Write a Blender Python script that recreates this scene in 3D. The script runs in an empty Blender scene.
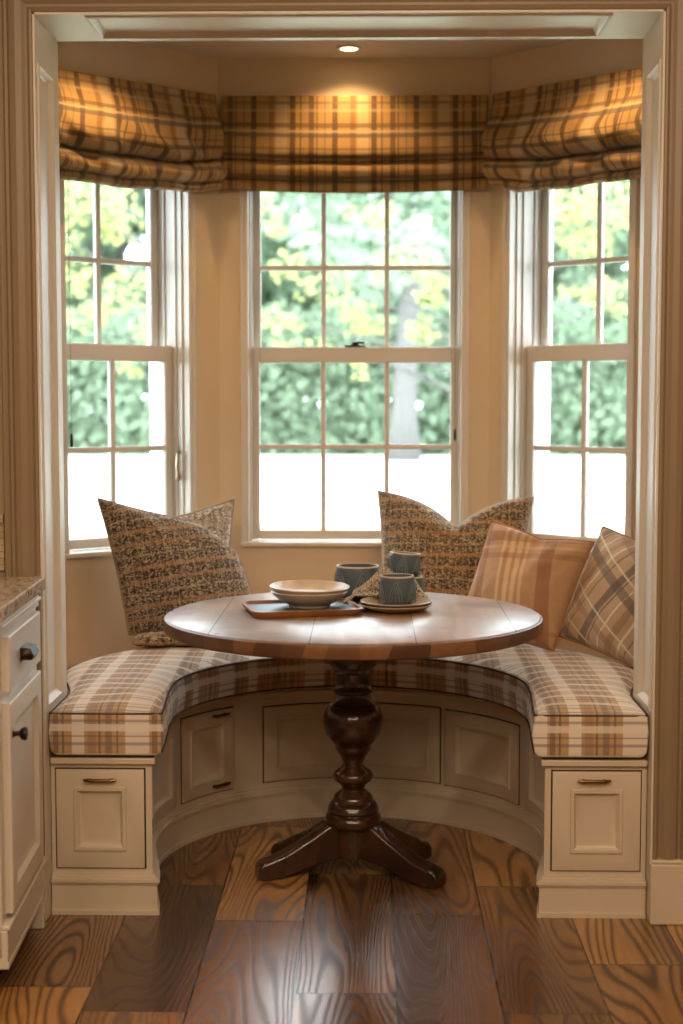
import bpy, bmesh, math, random
import numpy as np
from mathutils import Vector, Matrix, noise
PI = math.pi
sc = bpy.context.scene
random.seed(7)

# ------------------------------------------------------------------ camera
CX, CH = .056, 1.36
TILT, YAW = math.atan(112/1480), math.atan(28/1480)
cam = bpy.data.cameras.new('camera')
cam.sensor_fit = 'VERTICAL'; cam.sensor_height = 36.0
cam.lens = 36.0*1480/1024
cam.clip_start = .05; cam.clip_end = 500
cam.dof.use_dof = True; cam.dof.focus_distance = 4.15; cam.dof.aperture_fstop = 2.3
camo = bpy.data.objects.new('camera', cam)
sc.collection.objects.link(camo)
camo.location = (CX, 0, CH)
camo.rotation_euler = (PI/2-TILT, 0, YAW)
sc.camera = camo

# ------------------------------------------------------------------ light
sc.view_settings.view_transform = 'Standard'
sc.view_settings.look = 'None'
sc.view_settings.exposure = 0.2
sc.view_settings.gamma = 1.0
sc.view_settings.use_curve_mapping = False
try:
    sc.cycles.use_denoising = True
    sc.cycles.caustics_reflective = False; sc.cycles.caustics_refractive = False
    sc.cycles.max_bounces = 10; sc.cycles.diffuse_bounces = 5; sc.cycles.transparent_max_bounces = 16
    sc.cycles.sample_clamp_indirect = 6
except Exception: pass
world = bpy.data.worlds.new('sky'); sc.world = world; world.use_nodes = True
wb = world.node_tree.nodes['Background']
wb.inputs['Color'].default_value = (.80, .91, 1.0, 1); wb.inputs['Strength'].default_value = 10.5

def add_light(name, typ, loc, rot, energy, color, **kw):
    l = bpy.data.lights.new(name, typ); l.energy = energy; l.color = color
    for k, v in kw.items():
        setattr(l, k, v)
    o = bpy.data.objects.new(name, l); sc.collection.objects.link(o)
    o.location = loc; o.rotation_euler = rot
    return o
add_light('sun', 'SUN', (0, -10, 20), (math.radians(48), 0, math.radians(-25)), 3.0, (1, .95, .82), angle=.3)
# warm ceiling lights of the kitchen behind the camera
for kx in (-1.3, -.45, .45, 1.3):
    for ky in (-1.0, .2, 1.3):
        add_light('kitchen_light', 'AREA', (kx, ky, 2.72), (math.radians(24), 0, 0), 8.5, (1, .74, .50), shape='DISK', size=.16)
add_light('kitchen_light', 'AREA', (.2, 2.6, 2.72), (0, 0, 0), 6, (1, .74, .50), shape='DISK', size=.16)

# ------------------------------------------------------------------ helpers
class MB:
    def __init__(self): self.v = []; self.f = []; self.uv = []
    def add(self, vs, fs, uvs=None, M=None):
        b = len(self.v)
        for p in vs:
            p = Vector(p)
            if M is not None: p = M @ p
            self.v.append(p)
        for i, f in enumerate(fs):
            self.f.append([b+k for k in f])
            self.uv.append(uvs[i] if uvs else None)
        return self
    def box(self, x0, x1, y0, y1, z0, z1, M=None):
        vs = [(x, y, z) for z in (z0, z1) for y in (y0, y1) for x in (x0, x1)]
        fs = [(0,2,3,1),(4,5,7,6),(0,1,5,4),(2,6,7,3),(0,4,6,2),(1,3,7,5)]
        return self.add(vs, fs, None, M)
    def prism(self, poly, z0, z1, M=None):
        n = len(poly)
        vs = [(p[0], p[1], z0) for p in poly]+[(p[0], p[1], z1) for p in poly]
        fs = [tuple(range(n))[::-1], tuple(range(n, 2*n))]
        fs += [(i, (i+1) % n, n+(i+1) % n, n+i) for i in range(n)]
        return self.add(vs, fs, None, M)
    def lathe(self, prof, c=(0,0,0), n=48, M=None, closed=False):
        vs = []; fs = []
        for r, z in prof:
            for k in range(n):
                a = 2*PI*k/n; vs.append((c[0]+r*math.cos(a), c[1]+r*math.sin(a), c[2]+z))
        m = len(prof)
        for i in range(m-1 if not closed else m):
            j = (i+1) % m
            for k in range(n):
                fs.append((i*n+k, i*n+(k+1) % n, j*n+(k+1) % n, j*n+k))
        if not closed:
            fs.append(tuple(range(n))[::-1]); fs.append(tuple(range((m-1)*n, m*n)))
        return self.add(vs, fs, None, M)
    def tube(self, pts, r, n=8, closed=False, M=None):
        pts = [Vector(p) for p in pts]; m = len(pts); vs = []; fs = []
        up = None
        for i, p in enumerate(pts):
            if closed: t = pts[(i+1) % m]-pts[i-1]
            else: t = pts[min(i+1, m-1)]-pts[max(i-1, 0)]
            t.normalize()
            if up is None:
                up = Vector((0,0,1)) if abs(t.z) < .9 else Vector((1,0,0))
            a = up-t*up.dot(t); a.normalize(); up = a; b = t.cross(a)
            rr = r[i] if isinstance(r, (list, tuple)) else r
            for k in range(n):
                w = 2*PI*k/n; vs.append(p+a*math.cos(w)*rr+b*math.sin(w)*rr)
        for i in range(m if closed else m-1):
            j = (i+1) % m
            for k in range(n):
                fs.append((i*n+k, i*n+(k+1) % n, j*n+(k+1) % n, j*n+k))
        if not closed:
            fs.append(tuple(range(n))[::-1]); fs.append(tuple(range((m-1)*n, m*n)))
        return self.add(vs, fs, None, M)
    def grid(self, fn, nu, nv, M=None, flip=False):
        vs = []; uvp = []
        for j in range(nv+1):
            for i in range(nu+1):
                p, q = fn(i/nu, j/nv); vs.append(p); uvp.append(q)
        fs = []; us = []
        for j in range(nv):
            for i in range(nu):
                a = j*(nu+1)+i; f = (a, a+1, a+nu+2, a+nu+1)
                if flip: f = f[::-1]
                fs.append(f); us.append([uvp[k] for k in f])
        return self.add(vs, fs, us, M)
    def build(self, name, mat, parent=None, origin=None, smooth=False, bevel=0, solid=0, merge=False, kind=None, norm=True, sub=0):
        o0 = Vector(origin) if origin is not None else (Vector(parent['_org']) if parent is not None and '_org' in parent.keys() else Vector((0,0,0)))
        me = bpy.data.meshes.new(name)
        me.from_pydata([tuple(p-o0) for p in self.v], [], self.f)
        if any(u is not None for u in self.uv):
            lay = me.uv_layers.new(name='UVMap')
            k = 0
            for i, f in enumerate(self.f):
                for j in range(len(f)):
                    if self.uv[i] is not None: lay.data[k].uv = self.uv[i][j]
                    k += 1
        if norm or merge:
            bm = bmesh.new(); bm.from_mesh(me)
            if merge: bmesh.ops.remove_doubles(bm, verts=bm.verts, dist=1e-5)
            bmesh.ops.recalc_face_normals(bm, faces=bm.faces)
            bm.to_mesh(me); bm.free()
        me.materials.append(mat)
        ob = bpy.data.objects.new(name, me); sc.collection.objects.link(ob)
        if parent is not None:
            ob.parent = parent
            if '_org' in parent.keys(): ob['_org'] = tuple(o0)
        elif origin is not None: ob.location = o0
        if smooth:
            me.polygons.foreach_set('use_smooth', [True]*len(me.polygons))
            if smooth != 'all':
                try: me.set_sharp_from_angle(angle=math.radians(38))
                except Exception: pass
        if bevel:
            m = ob.modifiers.new('bevel', 'BEVEL'); m.width = bevel; m.segments = 2; m.limit_method = 'ANGLE'; m.angle_limit = math.radians(40)
        if solid:
            m = ob.modifiers.new('solid', 'SOLIDIFY'); m.thickness = solid; m.offset = 0
        if sub:
            m = ob.modifiers.new('sub', 'SUBSURF'); m.levels = sub; m.render_levels = sub
        if kind: ob['kind'] = kind
        return ob

def empty(name, loc=(0,0,0), M=None, world_built=False):
    o = bpy.data.objects.new(name, None); sc.collection.objects.link(o); o.empty_display_size = .05
    if M is not None: o.matrix_world = M
    else: o.location = loc
    if world_built: o['_org'] = tuple(loc)
    return o
def tag(o, label=None, cat=None, group=None, kind=None):
    if label: o['label'] = label
    if cat: o['category'] = cat
    if group: o['group'] = group
    if kind: o['kind'] = kind
    return o
def struct(name, mb, mat, **kw):
    return mb.build(name, mat, kind='structure', **kw)

def px_to(x, y, z=None, d=None):      # where a sight line of the photo meets a height or a depth
    v = Vector((x-341.5, 1480., -(y-512.)))
    c, s = math.cos(TILT), math.sin(TILT); v = Vector((v.x, v.y*c+v.z*s, -v.y*s+v.z*c))
    c, s = math.cos(YAW), math.sin(YAW); v = Vector((v.x*c-v.y*s, v.x*s+v.y*c, v.z))
    k = (z-CH)/v.z if z is not None else d/v.y
    return Vector((CX+v.x*k, v.y*k, CH+v.z*k))

# ------------------------------------------------------------------ materials
def lin(h):
    h = h.lstrip('#'); c = [int(h[i:i+2], 16)/255 for i in (0, 2, 4)]
    return tuple((x/12.92 if x <= .04045 else ((x+.055)/1.055)**2.4) for x in c)+(1,)
class NT:
    def __init__(s, name):
        s.m = bpy.data.materials.new(name); s.m.use_nodes = True; s.t = s.m.node_tree
        s.b = s.t.nodes['Principled BSDF']; s.out = s.t.nodes['Material Output']
    def n(s, typ, **kw):
        n = s.t.nodes.new(typ)
        for k, v in kw.items():
            if k.startswith('i_'):
                key = k[2:]; key = int(key) if key.isdigit() else key.replace('_', ' ')
                n.inputs[key].default_value = v
            else: setattr(n, k, v)
        return n
    def l(s, a, b): s.t.links.new(a, b); return s
    def math(s, op, a, b=None, c=None):
        n = s.n('ShaderNodeMath', operation=op)
        for i, x in enumerate((a, b, c)):
            if x is None: continue
            if isinstance(x, (int, float)): n.inputs[i].default_value = x
            else: s.l(x, n.inputs[i])
        return n.outputs[0]
    def mix(s, f, a, b, blend='MIX'):
        n = s.n('ShaderNodeMix', data_type='RGBA', blend_type=blend)
        for sock, x in ((n.inputs[0], f), (n.inputs[6], a), (n.inputs[7], b)):
            if isinstance(x, (int, float, tuple)): sock.default_value = x
            else: s.l(x, sock)
        return n.outputs[2]
    def ramp(s, f, stops, interp='LINEAR'):
        n = s.n('ShaderNodeValToRGB'); cr = n.color_ramp; cr.interpolation = interp
        while len(cr.elements) < len(stops): cr.elements.new(1.0)
        for e, (p, c) in zip(cr.elements, stops): e.position = p; e.color = c
        s.l(f, n.inputs[0]); return n
    def noise(s, vec, scale, detail=2, rough=.5, dist=0, out=0):
        n = s.n('ShaderNodeTexNoise'); n.inputs['Scale'].default_value = scale; n.inputs['Detail'].default_value = detail
        n.inputs['Roughness'].default_value = rough; n.inputs['Distortion'].default_value = dist
        if vec is not None: s.l(vec, n.inputs['Vector'])
        return n.outputs[out]
    def bump(s, h, strength=.3, dist=.002):
        n = s.n('ShaderNodeBump'); n.inputs['Strength'].default_value = strength; n.inputs['Distance'].default_value = dist
        s.l(h, n.inputs['Height']); s.l(n.outputs[0], s.b.inputs['Normal'])
    def scalev(s, vec, sx, sy, sz):
        n = s.n('ShaderNodeMapping'); n.inputs['Scale'].default_value = (sx, sy, sz); s.l(vec, n.inputs['Vector']); return n.outputs[0]
    def obj(s): return s.n('ShaderNodeTexCoord').outputs['Object']
    def uv(s): return s.n('ShaderNodeTexCoord').outputs['UV']
    def set(s, **kw):
        for k, v in kw.items():
            key = k.replace('_', ' ')
            if isinstance(v, (int, float, tuple)): s.b.inputs[key].default_value = v
            else: s.l(v, s.b.inputs[key])
        return s

def paint(name, h, rough=.45, bump=.05):
    t = NT(name); n = t.noise(t.obj(), 9, 3)
    c = lin(h); d = tuple(x*.93 for x in c[:3])+(1,)
    t.set(Base_Color=t.mix(n, c, d), Roughness=rough)
    if bump: t.bump(t.noise(t.obj(), 260, 2), bump, .0006)
    return t.m
M_trim = paint('cream_trim_paint', '#D6CDBD', .38)
M_cab = paint('greige_cabinet_paint', '#CDC0AB', .36)
M_kcab = paint('pale_cabinet_paint', '#D3CCC0', .34)
M_sash = paint('white_window_paint', '#D9D2C8', .4)
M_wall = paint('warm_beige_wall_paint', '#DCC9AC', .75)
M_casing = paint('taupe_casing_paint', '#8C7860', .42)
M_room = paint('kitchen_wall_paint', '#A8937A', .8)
M_ceil = paint('ceiling_paint', '#D8CDB8', .85)

def metal(name, h, rough=.35, met=1.0):
    t = NT(name); t.set(Base_Color=lin(h), Roughness=rough, Metallic=met); return t.m
M_bronze = metal('dark_bronze', '#3A332E', .38)
M_brass = metal('antique_brass', '#7A5C3C', .35)
M_nickel = metal('aged_nickel', '#B7A58C', .35)

# glass: a thin clear sheet with a faint reflection
t = NT('window_glass'); t.t.nodes.remove(t.b)
tr = t.n('ShaderNodeBsdfTransparent'); tr.inputs[0].default_value = (.97, .99, .98, 1)
gl = t.n('ShaderNodeBsdfGlossy'); gl.inputs['Roughness'].default_value = .02
fr = t.n('ShaderNodeFresnel'); fr.inputs[0].default_value = 1.3
mx = t.n('ShaderNodeMixShader'); t.l(fr.outputs[0], mx.inputs[0]); t.l(tr.outputs[0], mx.inputs[1]); t.l(gl.outputs[0], mx.inputs[2]); t.l(mx.outputs[0], t.out.inputs[0])
M_glass = t.m

def wood_planks():
    t = NT('reclaimed_oak_floor'); oc = t.obj()
    sx = t.n('ShaderNodeSeparateXYZ'); t.l(oc, sx.inputs[0])
    W, L = .235, .86
    u = t.math('DIVIDE', t.math('ADD', sx.outputs[0], .115), W); row = t.math('FLOOR', u)
    wn = t.n('ShaderNodeTexWhiteNoise', noise_dimensions='1D'); t.l(row, wn.inputs['W'])
    v = t.math('ADD', t.math('DIVIDE', sx.outputs[1], L), t.math('MULTIPLY', wn.outputs[0], 3.7)); col = t.math('FLOOR', v)
    cid = t.n('ShaderNodeCombineXYZ'); t.l(row, cid.inputs[0]); t.l(col, cid.inputs[1])
    w2 = t.n('ShaderNodeTexWhiteNoise', noise_dimensions='3D'); t.l(cid.outputs[0], w2.inputs['Vector'])
    # position shifted for every plank, stretched along the grain
    off = t.n('ShaderNodeVectorMath', operation='SCALE'); t.l(w2.outputs['Color'], off.inputs[0]); off.inputs['Scale'].default_value = 37.
    ad = t.n('ShaderNodeVectorMath', operation='ADD'); t.l(t.scalev(oc, 4.2, .62, 1), ad.inputs[0]); t.l(off.outputs[0], ad.inputs[1])
    big = t.noise(ad.outputs[0], 1.0, 1.0, .4, .12)
    rings = t.math('SINE', t.math('MULTIPLY', big, 210.0))
    rg = t.math('POWER', t.math('ADD', t.math('MULTIPLY', rings, .5), .5), 3.0)
    ad2 = t.n('ShaderNodeVectorMath', operation='ADD'); t.l(t.scalev(oc, 60, 3.5, 1), ad2.inputs[0]); t.l(off.outputs[0], ad2.inputs[1])
    fine = t.noise(ad2.outputs[0], 1.5, 4, .6)
    base = t.ramp(w2.outputs[0], [(0, lin('#84603F')), (.25, lin('#A07448')), (.5, lin('#BC864E')), (.75, lin('#D09A5A')), (1, lin('#8C6846'))]).outputs[0]
    c = t.mix(t.math('MULTIPLY', rg, t.math('ADD', .28, t.math('MULTIPLY', w2.outputs[0], .62))), base, lin('#2A180C'))
    c = t.mix(t.math('MULTIPLY', fine, .55), c, lin('#331D0E'))
    blot = t.noise(ad.outputs[0], .55, 2)
    c = t.mix(t.ramp(blot, [(.47, (0,0,0,1)), (.64, (.75,.75,.75,1))]).outputs[0], c, lin('#2A180D'))
    kn = t.n('ShaderNodeTexVoronoi'); kn.inputs['Scale'].default_value = .8; t.l(ad.outputs[0], kn.inputs['Vector'])
    c = t.mix(t.ramp(kn.outputs[0], [(.03, (1,1,1,1)), (.10, (0,0,0,1))]).outputs[0], c, lin('#150C06'))
    fu = t.math('FRACT', u); fv = t.math('FRACT', v)
    eu = t.math('MINIMUM', fu, t.math('SUBTRACT', 1, fu)); ev = t.math('MULTIPLY', t.math('MINIMUM', fv, t.math('SUBTRACT', 1, fv)), L/W)
    gap = t.math('LESS_THAN', t.math('MINIMUM', eu, ev), .009)
    c = t.mix(gap, c, lin('#120A05'))
    t.set(Base_Color=c, Roughness=t.math('ADD', t.math('MULTIPLY', rg, .16), .25), Coat_Weight=.35, Coat_Roughness=.22)
    h = t.math('SUBTRACT', t.math('MULTIPLY', rg, -.35), t.math('MULTIPLY', gap, 1.5))
    t.bump(t.math('ADD', h, t.math('MULTIPLY', fine, -.3)), .45, .0015)
    return t.m
M_floor = wood_planks()

def wood(name, c1, c2, c3, rough=.35, planks=0, scale=(3, .6, 3), coat=0, rings=40):
    t = NT(name); oc = t.obj(); v = t.scalev(oc, *scale)
    if planks:
        sx = t.n('ShaderNodeSeparateXYZ'); t.l(oc, sx.inputs[0])
        u = t.math('DIVIDE', t.math('ADD', sx.outputs[0], .1+planks*.02), planks); row = t.math('FLOOR', u)
        wn = t.n('ShaderNodeTexWhiteNoise', noise_dimensions='1D'); t.l(row, wn.inputs['W'])
        off = t.n('ShaderNodeVectorMath', operation='SCALE'); t.l(wn.outputs['Color'], off.inputs[0]); off.inputs['Scale'].default_value = 19.
        ad = t.n('ShaderNodeVectorMath', operation='ADD'); t.l(v, ad.inputs[0]); t.l(off.outputs[0], ad.inputs[1]); v = ad.outputs[0]
    big = t.noise(v, 1.1, 2, .5, .3)
    rg = t.math('ADD', t.math('MULTIPLY', t.math('SINE', t.math('MULTIPLY', big, float(rings))), .5), .5)
    fine = t.noise(t.scalev(v, 14, 3, 14), 1.2, 4, .65)
    c = t.mix(t.math('MULTIPLY', rg, .7), lin(c1), lin(c2)); c = t.mix(t.math('MULTIPLY', fine, .6), c, lin(c3))
    c = t.mix(t.ramp(t.noise(oc, 5, 4), [(.46, (0,0,0,1)), (.66, (.75,.75,.75,1))]).outputs[0], c, lin(c3))
    h = fine
    if planks:
        fu = t.math('FRACT', u); eu = t.math('MINIMUM', fu, t.math('SUBTRACT', 1, fu)); gap = t.math('LESS_THAN', eu, .006)
        c = t.mix(gap, c, lin('#1A0F08')); 
        vo = t.n('ShaderNodeTexVoronoi'); vo.inputs['Scale'].default_value = 9; t.l(oc, vo.inputs['Vector'])
        c = t.mix(t.math('LESS_THAN', vo.outputs[0], .075), c, lin('#20150E'))
        h = t.math('SUBTRACT', fine, t.math('MULTIPLY', gap, 2))
    t.set(Base_Color=c, Roughness=rough, Coat_Weight=coat, Coat_Roughness=.15)
    t.bump(h, .3, .0012)
    return t.m
M_table = wood('weathered_table_planks', '#B49070', '#94714F', '#6C503A', .40, planks=.27, coat=.15)
t = NT('dark_rim_wood'); oc = t.obj(); sx = t.n('ShaderNodeSeparateXYZ'); t.l(oc, sx.inputs[0])
an = t.math('MULTIPLY', t.math('ARCTAN2', sx.outputs[1], sx.outputs[0]), 7.5)
w1 = t.n('ShaderNodeTexWhiteNoise', noise_dimensions='1D'); t.l(t.math('FLOOR', t.math('ADD', an, t.math('MULTIPLY', t.noise(oc, 3, 1), 5.))), w1.inputs['W'])
c = t.ramp(w1.outputs[0], [(0, lin('#5A3C28')), (.35, lin('#7A5438')), (.6, lin('#946C4A')), (.8, lin('#6A4830')), (1, lin('#3E2A1E'))]).outputs[0]
c = t.mix(t.math('MULTIPLY', t.noise(oc, 60, 4), .5), c, lin('#3A281C'))
t.set(Base_Color=c, Roughness=.38); M_rim = t.m
M_ped = wood('dark_turned_oak', '#4A2C1E', '#301B12', '#1A0F0A', .2, scale=(5, 5, 1.2), coat=.5)
M_honey = wood('honey_seat_board', '#D09A58', '#C08A4A', '#A8743A', .45)
M_tray = wood('tray_wood', '#C08C5E', '#A8764C', '#86593A', .45, scale=(8, 2, 8))

def plaid(name, base, us, vs, pu=.24, pv=.24, rough=.9, weave=900, sheen=.3, trans=0):
    """us / vs: (start, end, colour, strength) stripes over one repeat"""
    t = NT(name); uv = t.uv(); sp = t.n('ShaderNodeSeparateXYZ'); t.l(uv, sp.inputs[0])
    def stripes(co, per, lst):
        f = t.math('FRACT', t.math('ADD', t.math('DIVIDE', co, per), 100.0))
        b = lin(base)
        pts = [(0.0, b[:3]+(0,))]
        e = .006
        for a, z, c, k in sorted(lst):
            cc = lin(c)[:3]
            pts += [(max(a-e, .001), cc+(0,)), (a, cc+(k,)), (z, cc+(k,)), (z+e, cc+(0,))]
        return t.ramp(f, pts[:31])
    ru = stripes(sp.outputs[0], pu, us); rv = stripes(sp.outputs[1], pv, vs)
    w = t.noise(t.scalev(uv, 1, 1, 1), 55, 3, .6)
    b0 = t.mix(w, lin(base), tuple(x*.8 for x in lin(base)[:3])+(1,))
    c = t.mix(ru.outputs[1], b0, ru.outputs[0])
    # thread interlacing of the second set of stripes
    tw = t.math('ADD', t.math('MULTIPLY', t.math('SINE', t.math('MULTIPLY', t.math('ADD', sp.outputs[0], sp.outputs[1]), float(weave)*2)), .12), .88)
    c = t.mix(t.math('MULTIPLY', rv.outputs[1], tw), c, rv.outputs[0])
    th = t.math('MULTIPLY', t.math('SINE', t.math('MULTIPLY', sp.outputs[0], float(weave)*2)), t.math('SINE', t.math('MULTIPLY', sp.outputs[1], float(weave)*2)))
    c = t.mix(t.math('MULTIPLY', t.noise(t.scalev(uv, 1, 6, 1), 220, 2), .35), c, tuple(x*.55 for x in lin(base)[:3])+(1,))
    t.set(Base_Color=c, Roughness=rough, Sheen_Weight=sheen)
    t.bump(t.math('ADD', th, t.noise(uv, 120, 3)), .25, .001)
    if trans:
        ts = t.n('ShaderNodeBsdfTranslucent'); t.l(c, ts.inputs[0])
        m = t.n('ShaderNodeMixShader'); m.inputs[0].default_value = trans
        t.l(t.b.outputs[0], m.inputs[1]); t.l(ts.outputs[0], m.inputs[2]); t.l(m.outputs[0], t.out.inputs[0])
    return t.m
M_shade = plaid('golden_plaid_shade_fabric', '#C9A063',
    [(.04,.10,'#4A3428',.85), (.16,.175,'#3A3438',.7), (.27,.33,'#5A3F2C',.8), (.36,.375,'#3A3438',.6), (.46,.475,'#6A6660',.6), (.56,.62,'#4A3428',.85), (.78,.84,'#7A4E30',.6), (.87,.885,'#D8C49C',.6)],
    [(.10,.13,'#5A5A60',.65), (.20,.24,'#D8C49C',.4), (.40,.46,'#5A3F2C',.75), (.50,.53,'#D8C49C',.7), (.55,.61,'#4A4C58',.8), (.78,.80,'#4A3428',.6), (.88,.93,'#4A3428',.8)],
    .30, .24, trans=.18)
M_seatfab = plaid('cream_plaid_cushion_fabric', '#C9A67C',
    [(.03,.08,'#5A463E',.65), (.12,.135,'#3C3A44',.7), (.22,.34,'#F0EAE0',.95), (.38,.46,'#94705A',.5), (.49,.505,'#3C3A44',.7), (.56,.62,'#6A5A54',.6), (.67,.685,'#3C3A44',.6), (.76,.9,'#F0EAE0',.8)],
    [(.05,.10,'#5C5C6C',.65), (.2,.22,'#3C3A44',.6), (.3,.42,'#F0EAE0',.8), (.46,.50,'#5C5C6C',.6), (.60,.64,'#5C5C6C',.6), (.72,.74,'#3C3A44',.65), (.8,.9,'#F0EAE0',.7)],
    .26, .15)
M_plaidpil = plaid('taupe_plaid_pillow_fabric', '#C2A17C',
    [(.05,.16,'#4A3F3A',.8), (.2,.215,'#2E2A2C',.8), (.36,.38,'#E8DCC4',.8), (.5,.6,'#8A6244',.6), (.68,.71,'#E8DCC4',.8), (.82,.84,'#3A3434',.6)],
    [(.08,.2,'#4A3F3A',.75), (.3,.32,'#E8DCC4',.8), (.52,.60,'#8A6244',.6), (.7,.72,'#E8DCC4',.8)], .24, .24)
M_tanpil = plaid('tan_striped_pillow_fabric', '#C9A07A',
    [(.30,.32,'#E6CDA6',.8), (.36,.39,'#E6CDA6',.85), (.42,.45,'#E6CDA6',.8), (.48,.50,'#E6CDA6',.7), (.10,.17,'#8A5034',.6), (.62,.72,'#8A5034',.6)],
    [(.38,.42,'#8A5A3C',.5), (.46,.48,'#E6CDA6',.4), (.52,.6,'#7A4C34',.5), (.8,.83,'#8A5A3C',.4)], .42, .42)

def tweed(name, dark, mid, light, bandc, scale=1.0, stuff=0):
    """thick two-colour yarns: small irregular stitches, brighter and darker rows"""
    t = NT(name); uv = t.uv(); sp = t.n('ShaderNodeSeparateXYZ'); t.l(uv, sp.inputs[0])
    vo = t.n('ShaderNodeTexVoronoi'); vo.inputs['Scale'].default_value = 240/scale; vo.inputs['Randomness'].default_value = .75
    t.l(t.scalev(uv, .8, 1.15, 1), vo.inputs['Vector'])
    vc = t.n('ShaderNodeSeparateXYZ'); t.l(vo.outputs['Color'], vc.inputs[0])
    fv = t.math('FRACT', t.math('ADD', t.math('DIVIDE', sp.outputs[1], .125*scale), 10.1))
    row = t.ramp(fv, [(.0, (.30,.30,.30,1)), (.14, (.30,.30,.30,1)), (.17, (.62,.62,.62,1)), (.24, (.62,.62,.62,1)), (.27, (.38,.38,.38,1)), (.5, (.34,.34,.34,1)), (.53, (.72,.72,.72,1)), (.56, (.72,.72,.72,1)), (.59, (.3,.3,.3,1)), (.8, (.42,.42,.42,1)), (.83, (.6,.6,.6,1)), (.9, (.55,.55,.55,1)), (.93, (.3,.3,.3,1))]).outputs[0]
    tone = t.math('ADD', t.math('MULTIPLY', vc.outputs[0], .72), t.math('SUBTRACT', t.math('MULTIPLY', row, .55), .17))
    c = t.ramp(tone, [(.18, lin(dark)), (.42, lin(mid)), (.70, lin(light)), (.9, lin(light))]).outputs[0]
    hot = t.ramp(fv, [(.0, (0,0,0,1)), (.15, (0,0,0,1)), (.18, (1,1,1,1)), (.25, (1,1,1,1)), (.28, (0,0,0,1)), (.80, (0,0,0,1)), (.84, (1,1,1,1)), (.89, (1,1,1,1)), (.92, (0,0,0,1))]).outputs[0]
    c = t.mix(t.math('MULTIPLY', hot, .6), c, lin(bandc))
    th = t.math('GREATER_THAN', t.math('SINE', t.math('ADD', t.math('MULTIPLY', sp.outputs[0], 2*PI/(.022*scale)), t.math('MULTIPLY', t.noise(uv, 60, 2), 2.5))), .86)
    c = t.mix(t.math('MULTIPLY', t.math('MULTIPLY', th, vc.outputs[1]), .8), c, lin(light))
    t.set(Base_Color=c, Roughness=.95, Sheen_Weight=.3)
    t.bump(t.math('SUBTRACT', 1, vo.outputs['Distance']), .8, .004)
    return t.m
M_tweed = tweed('brown_tweed', '#2E2622', '#62503F', '#BBAA92', '#A67C54')
M_tweed2 = tweed('tan_tweed', '#35291F', '#6E543C', '#BFA888', '#AC7C4C')
M_tweed3 = tweed('grey_tweed', '#5C5450', '#A2968A', '#E4DCD0', '#A89684')
M_napkin = tweed('woven_napkin_fabric', '#4A3A2E', '#9A8468', '#E0D4BE', '#A88A64', .5)
def plain_fabric(name, h):
    t = NT(name); t.set(Base_Color=lin(h), Roughness=.9); t.bump(t.noise(t.obj(), 400, 2), .3, .001); return t.m
M_piping = plain_fabric('dark_piping_cord', '#46362C')
M_tanpipe = plain_fabric('tan_piping_cord', '#A87646')
M_cord = plain_fabric('grey_cord', '#6E675C')

def ceramic(name, h, rough=.25, relief=False):
    t = NT(name); oc = t.obj(); n = t.noise(oc, 25, 4)
    c = t.mix(n, lin(h), tuple(x*.7 for x in lin(h)[:3])+(1,))
    t.set(Base_Color=c, Roughness=rough)
    return t.m
M_blue = ceramic('slate_blue_glaze', '#58656E', .35)
M_bluerel = ceramic('pale_blue_relief', '#77858C', .4)
M_cream = ceramic('cream_glaze', '#D8C8B2', .3)
M_plate = ceramic('stoneware_plate', '#B7A692', .3)
M_slate = ceramic('slate_tray_top', '#4E5766', .4)

t = NT('granite'); oc = t.obj(); n = t.noise(oc, 38, 6, .7)
c = t.ramp(n, [(.3, lin('#4A3E36')), (.42, lin('#8A7A6A')), (.5, lin('#C9B9A4')), (.6, lin('#9A8068')), (.72, lin('#E0D6C8'))]).outputs[0]
t.set(Base_Color=c, Roughness=.15); M_granite = t.m
t = NT('small_brick_tile'); br = t.n('ShaderNodeTexBrick'); oc = t.obj()
rot = t.n('ShaderNodeMapping'); rot.inputs['Rotation'].default_value = (PI/2, 0, 0); t.l(oc, rot.inputs['Vector']); t.l(rot.outputs[0], br.inputs['Vector'])
br.inputs['Scale'].default_value = 10; br.inputs['Mortar Size'].default_value = .012; br.inputs['Row Height'].default_value = .17; br.inputs['Brick Width'].default_value = .6
br.inputs['Color1'].default_value = lin('#BCA98E'); br.inputs['Color2'].default_value = lin('#A8957A'); br.inputs['Mortar'].default_value = lin('#8A7960')
t.set(Base_Color=br.outputs[0], Roughness=.3); t.bump(br.outputs[1], -.4, .002); M_tile = t.m

# ------------------------------------------------------------------ plan of the place
OPW, OPY0, OPY1, OPZ = .787, 3.80, 4.06, 2.325      # the cased opening
TH = math.radians(42); U = 1.09
P2, P3 = Vector((-.51, 5.6)), Vector((.505, 5.6))
P1 = P2+Vector((-math.cos(TH), -math.sin(TH)))*U; P4 = P3+Vector((math.cos(TH), -math.sin(TH)))*U
P0 = Vector((P1.x, OPY1)); P5 = Vector((P4.x, OPY1))
WT = .26
CZ = 2.625
def outer(a, b, c):
    """mitred outer point at corner b of the path a-b-c"""
    d1 = (b-a).normalized(); d2 = (c-b).normalized()
    n1 = Vector((-d1.y, d1.x)); n2 = Vector((-d2.y, d2.x))
    m = (n1+n2).normalized(); return b+m*(WT/m.dot(n1))
Q1, Q2, Q3, Q4 = outer(P0, P1, P2), outer(P1, P2, P3), outer(P2, P3, P4), outer(P3, P4, P5)
Q0, Q5 = P0+Vector((-WT, 0)), P5+Vector((WT, 0))
WZ0, WZ1 = .80, 2.235                                # window opening heights
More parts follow.
